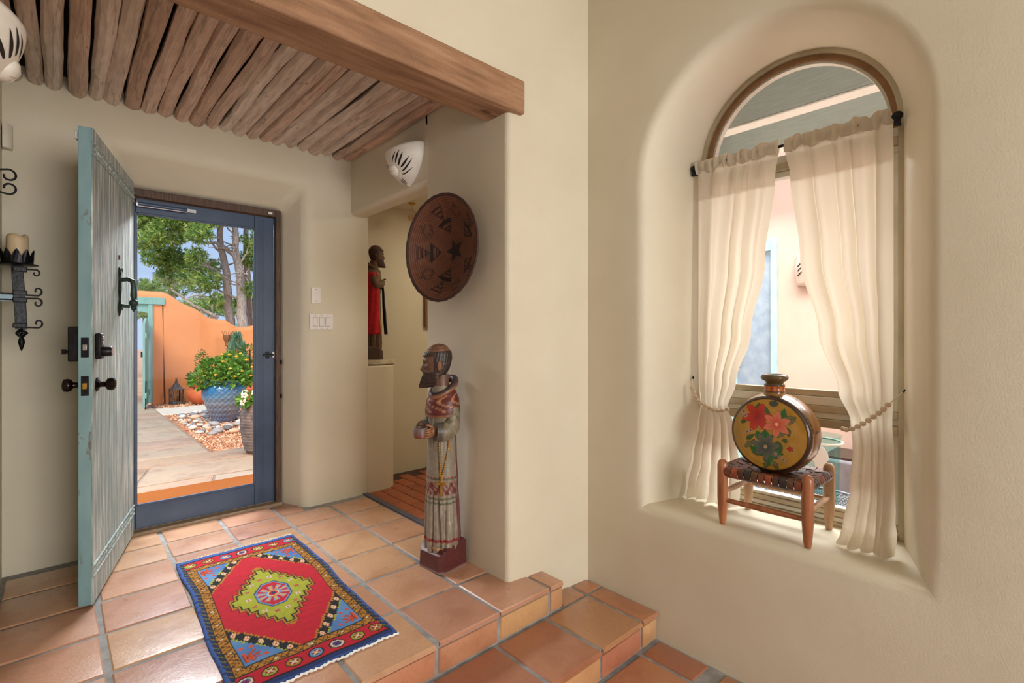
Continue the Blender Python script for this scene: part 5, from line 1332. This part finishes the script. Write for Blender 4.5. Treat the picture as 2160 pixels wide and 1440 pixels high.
# ================================================================ coiled basket on the pillar wall
bk = thing('coiled_basket', 'large round coiled brown basket with dark geometric figures hung on the wall', 'basket', (1.652,2.228,1.712), 0)
BR = .283
def bpat(r, th):
    """dark woven figures in polar form, r 0..1"""
    x, y = r*cos(th), r*sin(th); c = sr(132,82,58); nz_ = mnoise.noise((x*5, y*5, 1)); c = [q_*(1+.25*nz_+.10*mnoise.noise((r*60, th*2, 3))) for q_ in c]
    c = [q_*(.45+.55*abs(sin(pi*34*r))) for q_ in c]; D = sr(44,28,26); k = (th/(2*pi)*5) % 1-.5; rr = r  # coil grooves darkened in the colour, as shade between coils
    def poly(r0, w_): return abs(k)*2*pi/5*rr
    s_ = abs(k)*2*pi/5*rr
    if r < .24 and s_ < (.24-r)*.55: return D
    if .36 < r < .62:
        h_ = (r-.36)*.8
        if s_ < h_ and (h_-s_ < .03 or r > .54 or (int(r*50) % 3 == 0)): return D
    if .60 < r < .88:
        k2 = ((th/(2*pi)*5)+.5) % 1-.5; s2 = abs(k2)*2*pi/5*rr; w_ = .16*(1-abs((r-.74)/.14))
        if s2 < w_ and (w_-s2 < .022 or (.045 < w_-s2 < .062)): return D
        w3 = .17*(r-.60)/.28
        if r < .88 and s_ < w3 and (int(r*40) % 3 == 0 or w3-s_ < .025): return D
    if r > .965: return sr(66,42,36)
    return c
g = G(); g.c = []; R = []; ns = 180; nco = 34
dep = lambda r: -.118*(max(0, r)**2.6)          # local x of the inner surface, bowl opens along -x
for i in range(nco*3+1):
    r = 1-i/(nco*3); rid = .0034*abs(sin(pi*nco*r)); R.append([(dep(r)-.006-rid, -BR*r*cos(2*pi*j/ns), BR*r*sin(2*pi*j/ns)) for j in range(ns)]); g.c += [bpat(r, 2*pi*j/ns) for j in range(ns)]
for i in range(0, 41):
    r = i/40*1.0; r_ = max(r, 0); rid = .002*abs(sin(pi*nco*r)); 
Ro = []
for i in range(nco+1):
    r = i/nco; Ro.append([(dep(r)+.004-.0*r, -BR*(r+.012)*cos(2*pi*j/ns), BR*(r+.012)*sin(2*pi*j/ns)) for j in range(ns)])
full = list(reversed(Ro))
g2 = G(); g2.c = []; g2.rings(R, cap0=False, cap1=False); g2.c = g.c[:]
bi = g2.build('woven_inside', colmat('coiled_grass', rough=.7, bmp=.3, bscale=200, var=.25, vscale=60), bk, smooth=60, fix=False)
g3 = G(); g3.rings(Ro, cap0=False, cap1=False); g3.c = [sr(74,46,38)]*len(g3.v); g3.build('woven_outside', bpy.data.materials['coiled_grass'], bk, smooth=60, fix=False)
g4 = G(); P = [(dep(1)-.001, -BR*1.006*cos(2*pi*j/90), BR*1.006*sin(2*pi*j/90)) for j in range(91)]; g4.tube(P, [.006+.0012*sin(j*2.1) for j in range(91)], 8); g4.c = [sr(70,44,38)]*len(g4.v); g4.build('rim', bpy.data.materials['coiled_grass'], bk, smooth=60, fix=False)
bk.rotation_euler = (0, 0, radians(7)); bk.location = (1.622,2.235,1.712)
G().box(.002,.036,-.012,.012,-.01,.01).build('hanging_peg', BLACKIRON, bk)

# ================================================================ ceramic wall lamps
CER = mat('white_ceramic', sr(226,220,208), sr(234,228,218), rough=.5, scale=20, bmp=.08)
SLOT = mat('dark_slot', sr(34,26,20), rough=.9, bmp=0)
def wall_lamp(label, loc, rz, mirror=1):
    """local +y points away from the wall, x along it"""
    t = thing('ceramic_sconce', label, 'wall lamp', loc, rz, None)
    Rw, Pj, Hh = .18, .142, .215
    def sp(a, h): k = sin(max(0, h)*pi/2)**.62; lift = .10*(abs(cos(a))**3)*(h**3)*.25; return Vector((mirror*Rw*cos(a)*k, Pj*sin(a)*k, Hh*h+lift-.02*(1-sin(a))*0))
    g_ = G(); R = []
    for i in range(19): R.append([sp(pi*j/30, i/18) for j in range(31)])
    g_.rings(R, close=False); o_ = g_.build('shade', CER, t, smooth=180, fix=False); so = o_.modifiers.new('thick', 'SOLIDIFY'); so.thickness = .008; so.offset = -1 if mirror > 0 else 1
    def nrm(a, h): e_ = .01; d1 = sp(a+e_, h)-sp(a-e_, h); d2 = sp(a, h+e_)-sp(a, h-e_); n_ = d1.cross(d2); n_.normalize(); p_ = sp(a, h); return n_ if n_.dot(Vector((p_.x, p_.y, -.05))) > 0 else -n_
    ac, hc = pi*.55, .40
    c_ = sp(ac, hc); n_ = nrm(ac, hc); M_ = n_.to_track_quat('Z', 'Y').to_matrix()
    md = G().ell(c_-n_*.004, (.046,.040,.026), 20, 10, M_).build('rosette', CER, t, smooth=60)
    q_ = G()
    for k in range(5): aa = k*2*pi/5; q_.tube([c_+M_ @ Vector((.004*cos(aa), .004*sin(aa), .0225)), c_+M_ @ Vector((.022*cos(aa), .020*sin(aa), .0195)), c_+M_ @ Vector((.036*cos(aa), .032*sin(aa), .0125))], [.0012,.0022,.0012], 5)
    q_.build('groove', mat('shadow_groove', sr(176,168,156), rough=.7, bmp=0) if 'shadow_groove' not in bpy.data.materials else bpy.data.materials['shadow_groove'], md)
    for pts, w_ in (([(1.52,.60),(1.40,.73),(1.22,.84)],.006),([(1.34,.56),(1.22,.70),(1.05,.86)],.009),([(1.22,.48),(1.08,.60),(.92,.78)],.010),([(1.10,.43),(.90,.48),(.66,.66)],.009),([(1.08,.34),(.80,.36),(.50,.62)],.007),([(1.16,.27),(.85,.24),(.42,.42)],.005),
                    ([(1.36,.19),(1.2,.11),(1.02,.05)],.004),([(1.52,.17),(1.4,.09),(1.25,.04)],.003),([(1.66,.17),(1.62,.08),(1.5,.03)],.003),([(2.05,.58),(2.2,.72),(2.4,.82)],.008),([(2.15,.48),(2.35,.58),(2.6,.74)],.008),([(2.2,.38),(2.5,.42),(2.75,.6)],.006)):
        L_ = []; 
        for i in range(13):
            u = i/12; a = (1-u)**2*pts[0][0]+2*u*(1-u)*pts[1][0]+u*u*pts[2][0]; h = (1-u)**2*pts[0][1]+2*u*(1-u)*pts[1][1]+u*u*pts[2][1]; L_.append((a, h, 1.5*w_*(sin(pi*min(.98, .12+u*.88))**.8)))
        q_ = G(); A = []; B = []
        for i, (a, h, wd) in enumerate(L_):
            p = sp(a, h); n_ = nrm(a, h); i2 = min(i+1, 12); i0 = max(i-1, 0); d = sp(*L_[i2][:2])-sp(*L_[i0][:2]); s_ = d.cross(n_); s_.normalize(); A.append(p+s_*wd*.5+n_*.0016); B.append(p-s_*wd*.5+n_*.0016)
        q_.rings([A, B], close=False); q_.build('slot', SLOT, t, fix=False)
    G().box(-.03,.03,.0,.03,.08,.15).build('lamp_holder', WHITE, t, bevel=.004)
    return t
wall_lamp('white ceramic shield lamp with cut slots on the header over the doorway', (1.659,2.795,2.195), pi/2, -1)
wall_lamp('white ceramic shield lamp with cut slots under the pole ceiling by the hinge side wall', (-.219,2.20,1.985), -pi/2, 1)

# ================================================================ iron candle sconce at the left edge
cs = thing('candle_sconce', 'black wrought iron sconce with crown cup and scrolls by the open door', 'sconce', (-.219,3.34,1.24))
IR = BLACKIRON; cx0 = .082     # column stands off the side wall
G().box(0,.010,-.03,.03,.05,.95).build('back_plate', IR, cs, bevel=.003)
col = G(); strap_pts = [(cx0-.012,0,.335),(cx0-.010,-.004,.27),(cx0-.004,-.002,.17),(cx0,0,.08),(cx0+.002,0,.03)]
R = []
for p in strap_pts: R.append([(p[0]-.021,p[1]-.004,p[2]),(p[0]+.021,p[1]-.004,p[2]),(p[0]+.021,p[1]+.004,p[2]),(p[0]-.021,p[1]+.004,p[2])])
so_ = G().rings(R).build('strap', IR, cs, bevel=.002)
for z in (.318,.205,.172,.05): G().box(cx0-.028,cx0+.022,-.008,.008,z-.012,z+.012).build('strap_collar', IR, so_, bevel=.003)
G().tube([(0,0,.200),(cx0-.01,0,.200)], .0035, 8).tube([(0,0,.172),(cx0-.01,0,.172)], .0035, 8).build('arm', IR, cs, smooth=60)
G().box(0,cx0-.015,.004,.006,.166,.196).build('arm_plate', mat('grey_blue_steel', sr(120,140,150), rough=.4, metal=.3), cs)
bk_ = G()
for k in range(5): bk_.tube([(cx0+.002+.020*(1-abs(u*2-1))*cos(k*2*pi/5+u*3)+.0*u, .020*(1-abs(u*2-1))*sin(k*2*pi/5+u*3), .035-.045*u) for u in [i/10 for i in range(11)]], .005, 6)
bk_.build('basket_twist', IR, cs, smooth=60)
G().lathe([(0,-.075),(.006,-.06),(.013,-.03),(.010,-.015),(.006,-.005)], 12, (cx0+.002,0,0)).build('drop_finial', IR, cs, smooth=50)
def scroll(x0, z0, sx, sz, r_=.030, name='scroll'):
    pts = [(x0, 0, z0)]
    for i in range(22):
        a = -pi/2+i/21*(2*pi*.86); rr = r_*(1-.62*i/21); pts.append((x0+sx*(.040+rr*cos(a)*.8-.0), .0, z0+sz*(r_*.95+rr*sin(a))))
    return G().tube(pts, [.0042]*8+[.0036]*(len(pts)-8), 7).build(name, IR, cs, smooth=60)
scroll(cx0+.012,.320,1,-1,.018); scroll(cx0+.018,.196,1,1,.022); scroll(cx0+.018,.180,1,-1,.022); scroll(cx0+.02,.040,1,1,.022)
scroll(.010,.838,1,-1,.0) if 0 else None
def cscroll(zc, sgn):
    pts = [(.006, 0, zc+sgn*.012)]
    for i in range(26): a = sgn*(pi/2-i/25*2*pi*.80); rr = .030*(1-.55*i/25); pts.append((.040+rr*cos(a), 0, zc+sgn*(-.010)+rr*sin(a)))
    G().tube(pts, .0045, 7).build('scroll', IR, cs, smooth=60)
cscroll(.768,1); cscroll(.690,-1)
cup = G().lathe([(.0,.336),(.070,.336),(.076,.340),(.070,.344),(0,.344)], 32, (cx0-.012,0,0)).build('drip_pan', IR, cs, smooth=50)
cr_ = G(); nt_ = 10; R0 = []; R1 = []
for k in range(nt_*4):
    a = 2*pi*k/(nt_*4); r_ = .058+.004*(k % 4 == 2); up = (.0,.02,.034,.02)[k % 4]; R0.append((cx0-.012+.056*cos(a), .056*sin(a), .344)); R1.append((cx0-.012+r_*cos(a), r_*sin(a), .385+up-.008))
cr_.rings([R0, R1], cap0=False, cap1=False); co_ = cr_.build('crown_cup', IR, cs, fix=False); sm_ = co_.modifiers.new('thick', 'SOLIDIFY'); sm_.thickness = .003
cd = thing('pillar_candle', 'used cream pillar candle in the crown cup of the iron sconce', 'candle', (-.219+cx0-.012,3.34,1.24+.3445))
WAX = mat('cream_wax', sr(206,180,140), sr(218,196,160), rough=.45, scale=8, bmp=.05)
g = G(); R = []
for r_, z in [(.039,0),(.040,.03),(.040,.09),(.039,.120),(.036,.132),(.028,.136),(.022,.128),(.006,.122)]: R.append([(r_*cos(2*pi*k/28)*(1+.02*sin(3*2*pi*k/28+1)), r_*sin(2*pi*k/28), z+(.006*sin(2*pi*k/28*2+.6)+.004*sin(2*pi*k/28*3) if z > .1 else 0)) for k in range(28)])
g.rings(R); g.build('wax', WAX, cd, smooth=60); G().tube([(0,0,.118),(.002,0,.132)], .0015, 5).build('wick', SLOT, cd)

# ================================================================ small wall fittings
ch = thing('door_chime', 'plain off white door chime box high on the door wall', 'door chime', (-.215,3.659,2.20))
g = G(); R = []
for z in (0,.004,.122,.126):
    ins = .004 if z in (0,.126) else 0; R.append([(0,0,z),(0,-.062+ins,z)]+[(.002+.034*sin(a)-ins, -.030-.032*cos(a), z) for a in [k*pi/2/8 for k in range(9)]]+[(.036-ins,0,z)])
g.rings(R); g.build('chime_cover', mat('bone_plastic', sr(214,206,188), rough=.5, bmp=0), ch, smooth=40)
bp_ = thing('blank_plate', 'plain white blank wall plate above the switches', 'wall plate', (1.390,3.659,1.537))
PLATE = mat('switch_plate', sr(232,224,218), sr(236,230,226), rough=.4, bmp=0)
G().box(-.035,.035,-.006,0,-.058,.058).build('plate', PLATE, bp_, bevel=.003)
for z in (-.042,.042): G().lathe([(.0032,0),(.0032,.0015),(0,.0015)], 10, (0,-.006,z), Matrix.Rotation(pi/2,4,'X')).build('screw', SLOT, bp_)
sw_ = thing('light_switch', 'white triple rocker light switch beside the entry door', 'light switch', (1.430,3.659,1.343))
G().box(-.086,.086,-.006,0,-.060,.060).build('plate', PLATE, sw_, bevel=.003)
for k in range(3):
    x = -.046+.046*k; G().box(x-.0175,x+.0175,-.0072,-.005,-.0345,.0345).build('rocker_recess', mat('recess_grey%d' % k, sr(150,142,136), rough=.6, bmp=0), sw_)
    s_ = -1 if k == 2 else 1; q = G(); q.add([(x-.0155,-.006,-.032),(x+.0155,-.006,-.032),(x+.0155,-.006,.032),(x-.0155,-.006,.032),(x-.0155,-.0085-(.004 if s_ > 0 else 0),-.032),(x+.0155,-.0085-(.004 if s_ > 0 else 0),-.032),(x+.0155,-.0085-(.004 if s_ < 0 else 0),.032),(x-.0155,-.0085-(.004 if s_ < 0 else 0),.032)], [(4,5,6,7),(0,1,5,4),(1,2,6,5),(2,3,7,6),(3,0,4,7)])
    q.build('rocker', PLATE, sw_, bevel=.0012)
    for z in (-.050,.050): G().lathe([(.0026,0),(.0026,.001),(0,.001)], 8, (x,-.006,z), Matrix.Rotation(pi/2,4,'X')).build('screw', mat('screw_grey', sr(120,112,106), rough=.5, bmp=0) if 'screw_grey' not in bpy.data.materials else bpy.data.materials['screw_grey'], sw_)
# passage spot lamp, plus an added unseen fill light apart from it
sp_ = thing('spot_lamp', 'small brass and white spot lamp hanging from the passage ceiling', 'spot lamp', (2.27,3.78,2.394))
SPW = mat('spot_enamel', sr(206,190,160), rough=.4, bmp=0)
G().lathe([(.03,0),(.03,-.012),(.008,-.016),(.006,-.02)], 16).build('ceiling_cup', BRASS, sp_, smooth=40)
G().tube([(0,0,-.015),(.012,-.004,-.07)], .007, 8).build('stem', SPW, sp_, smooth=60)
G().tube([(.012,-.004,-.07),(.045,-.01,-.085),(.035,-.01,-.125),(-.035,-.01,-.155),(-.04,-.01,-.12)], .004, 6).build('yoke', BRASS, sp_, smooth=60)
Md = Vector((.35,-.75,-.55)).to_track_quat('Z','Y').to_matrix().to_4x4()
hd_ = G().lathe([(.012,-.04),(.026,-.034),(.030,-.01),(.031,.04),(.027,.043)], 20, (0,-.008,-.125), Md).build('head', SPW, sp_, smooth=40)
G().lathe([(.025,.040),(0,.036)], 16, (0,-.008,-.125), Md).build('lens', SLOT, hd_)
area('passage_fill', (2.9,3.0,2.37), (0,0,0), .5, .5, 13, (1,.86,.62))
pf_ = thing('picture_frame', 'narrow brown wooden frame edge on the passage back wall', 'picture frame', (2.755,4.028,1.48))
FRW = mat('brown_frame', sr(120,84,54), rough=.5)
for x0, x1, z0, z1 in ((-.21,-.17,-.16,.16),(.17,.21,-.16,.16),(-.17,.17,.12,.16),(-.17,.17,-.16,-.12)): G().box(x0,x1,-.03,0,z0,z1).build('moulding', FRW, pf_, bevel=.004)
G().box(-.17,.17,-.012,0,-.12,.12).build('canvas', mat('ochre_canvas', sr(176,140,98), rough=.8), pf_)

# ================================================================ patio behind the arched window
g = G(); g.box(2.72,9.0,-6,8,-.8,-.34)
PAVJ = mat('paver_joint', sr(170,150,136), rough=.9, kind='world'); pf2 = g.build('patio_floor', PAVJ); tag(pf2, 'patio floor of pale pink pavers behind the window', kind='structure')
PAV = tile_mat('patio_paver', [(0, sr(222,204,192)), (.5, sr(230,214,202)), (1, sr(216,196,184))], rough=.7, coat=0)
PM = [tile_mesh('paver', PAV, seed=80+i) for i in range(3)]
for i in range(15):
    for j in range(9): inst('paver', random.choice(PM), pf2, (2.95+i*.4, -.2+j*.4+(.2 if i % 2 else 0), -.336), 0, (.385/.31,.385/.305,1))
g = G(); g.box(6.0,6.2,-4,2.115,-.4,3.6).box(6.0,6.2,2.62,8,-.4,3.6).box(6.0,6.2,2.115,2.62,2.35,3.6)
tag(g.build('wall_patio_far', PEACH), 'peach stucco wall across the patio', kind='structure')
pdoor = bpy.data.objects.new('door_2', None); COL.objects.link(pdoor); pdoor.location = (6.0,2.37,-.34); tag(pdoor, 'teal framed glass door in the far peach patio wall', kind='structure')
PTEAL = mat('pale_teal_paint', sr(150,186,190), rough=.5, bmp=0)
for y0, y1, z0, z1 in ((-.255,-.19,0,2.69),(.19,.25,0,2.69),(-.19,.19,2.55,2.69),(-.19,.19,0,.25)): G().box(-.03,.05,y0,y1,z0,z1).build('door_frame', PTEAL, pdoor, bevel=.005)
G().box(.0,.01,-.19,.19,.25,2.55).build('glass_pane', mat('grey_reflecting_glass', sr(120,138,160), sr(140,156,174), rough=.1, bmp=0, spec=.8), pdoor)
G().box(-.05,-.03,.15,.17,1.2,1.4).build('door_handle', BLACKIRON, pdoor)
# portal roof
GBM = mat('grey_green_beam', sr(182,198,196), sr(196,210,208), rough=.6, st=(10,1,10), bmp=.1, kind='world'); WBD = mat('white_boards', sr(232,234,228), sr(240,242,236), rough=.6, kind='world')
pr0 = bpy.data.objects.new('ceiling_portal', None); COL.objects.link(pr0); pr0.location = (4.4,1.5,2.65); tag(pr0, 'covered portal roof with grey green beams and white boards', kind='structure')
for x in (2.86,3.46,4.06): G().box(x-4.4-.11,x-4.4+.0,-4.0,4.0,.0,.24).build('beam', GBM, pr0, bevel=.006); G().box(x-4.4-.11,x-4.4+.0,-4.0,4.0,-.014,-.002).build('lit_underside', WBD, pr0, bevel=.004)  # white strips put the lit look of the beam undersides into colour
for k in range(40): G().box(-1.65,-.30,-4.0+k*.2+.003,-4.0+(k+1)*.2-.003,.242,.27).build('ceiling_board', WBD, pr0, bevel=.003)
# lamp on the far wall
pl0 = thing('patio_wall_lamp', 'grey ceramic lamp with carved arcs on the far peach patio wall', 'wall lamp', (5.998,1.80,1.78))
g = G(); R = []
for i in range(10): k = i/9; R.append([(-.10*sin(pi*j/16)*(.75+.25*sin(k*pi)), .13*cos(pi*j/16)*(.8+.2*sin(k*pi)), .36*k) for j in range(17)])
CER2 = mat('grey_ceramic', sr(190,170,156), rough=.7); g.rings(R, close=False); o_ = g.build('shade', CER2, pl0, smooth=180, fix=False); so = o_.modifiers.new('t', 'SOLIDIFY'); so.thickness = .008
for k in range(3):
    P = [(-.102*sin(a)*1.0, .13*cos(a), .10+.05*k+.06*sin((a-.8)*2)) for a in [.9+i*.12 for i in range(10)]]; G().tube(P, .006, 5).build('slot', SLOT, pl0)
# mesh table with glass vase
IRG = mat('grey_iron', sr(92,100,108), sr(120,128,134), rough=.5, metal=.4)
tb = thing('patio_table', 'round grey metal mesh table on the patio', 'table', (3.42,1.02,-.332))
TZ = .545; TRr = .36
P = [(TRr*cos(2*pi*k/60), TRr*sin(2*pi*k/60), TZ) for k in range(61)]; G().tube(P, .014, 8).build('rim', IRG, tb, smooth=60)
g = G()
for s_ in (-1, 1):
    for k in range(-24, 25):
        d = k*.0285; 
        if abs(d) >= TRr-.01: continue
        h_ = sqrt(TRr**2-d*d); u_, v_ = Vector((cos(s_*pi/4), sin(s_*pi/4), 0)), Vector((-sin(s_*pi/4), cos(s_*pi/4), 0)); a, b_ = v_*d-u_*h_, v_*d+u_*h_; a.z = b_.z = TZ
        w2 = v_*.0035; up = Vector((0,0,.002)); g.add([a-w2-up, a+w2-up, b_+w2-up, b_-w2-up, a-w2+up, a+w2+up, b_+w2+up, b_-w2+up], [(0,1,2,3),(4,5,6,7),(0,1,5,4),(2,3,7,6),(1,2,6,5),(3,0,4,7)])
tag(g.build('mesh_top', IRG, tb), kind='stuff')
for k in range(3): a = k*2*pi/3+.6; G().tube([(.27*cos(a),.27*sin(a),TZ-.01),(.18*cos(a),.18*sin(a),.3),(.30*cos(a),.30*sin(a),.0)], .013, 8).build('leg', IRG, tb, smooth=60)
G().tube([(.185*cos(2*pi*k/30),.185*sin(2*pi*k/30),.3) for k in range(31)], .008, 6).build('leg_ring', IRG, tb, smooth=60)
vg = thing('glass_cylinder_vase', 'tall clear glass cylinder vase on the patio mesh table', 'vase', (3.40,.955,-.332+TZ+.0165))
VG = glass_mat('aqua_glass', (.80,.93,.92), .03)
G().lathe([(.0,0),(.085,0),(.095,.02),(.105,.40),(.112,.415),(.106,.415),(.098,.40),(.088,.025),(0,.02)], 32).build('glass', VG, vg, smooth=50)
tg = G().tube([(.113*cos(a),.113*sin(a),.375) for a in [2*pi*k/40 for k in range(41)]], .006, 6).build('twine', mat('white_twine', sr(226,220,208), rough=.9), vg, smooth=60)
lf_ = G(); pts = [(0,0),(.02,.012),(.035,.05),(.05,.045),(.045,.08),(.03,.10),(.02,.16),(0,.19),(-.02,.15),(-.03,.10),(-.045,.075),(-.04,.04),(-.02,.012)]
lf_.add([(-.116,y-.03,.37-z) for y, z in pts]+[(-.120,y-.03,.37-z) for y, z in pts], [tuple(range(len(pts))), tuple(range(2*len(pts)-1, len(pts)-1, -1))]+[(i, (i+1) % len(pts), len(pts)+(i+1) % len(pts), len(pts)+i) for i in range(len(pts))]); lf_.build('leaf_charm', WHITE, tg)
pb = thing('planter_curb', 'low dark grey stone planter curb along the patio', 'planter', (5.6,.55,-.332)); G().box(-.3,.3,-1.1,1.0,0,.42).build('curb', mat('dark_stone', sr(104,100,106), sr(128,122,126), rough=.8), pb, bevel=.02); G().box(-.24,.24,-1.04,.94,.42,.44).build('soil', SOIL, pb)
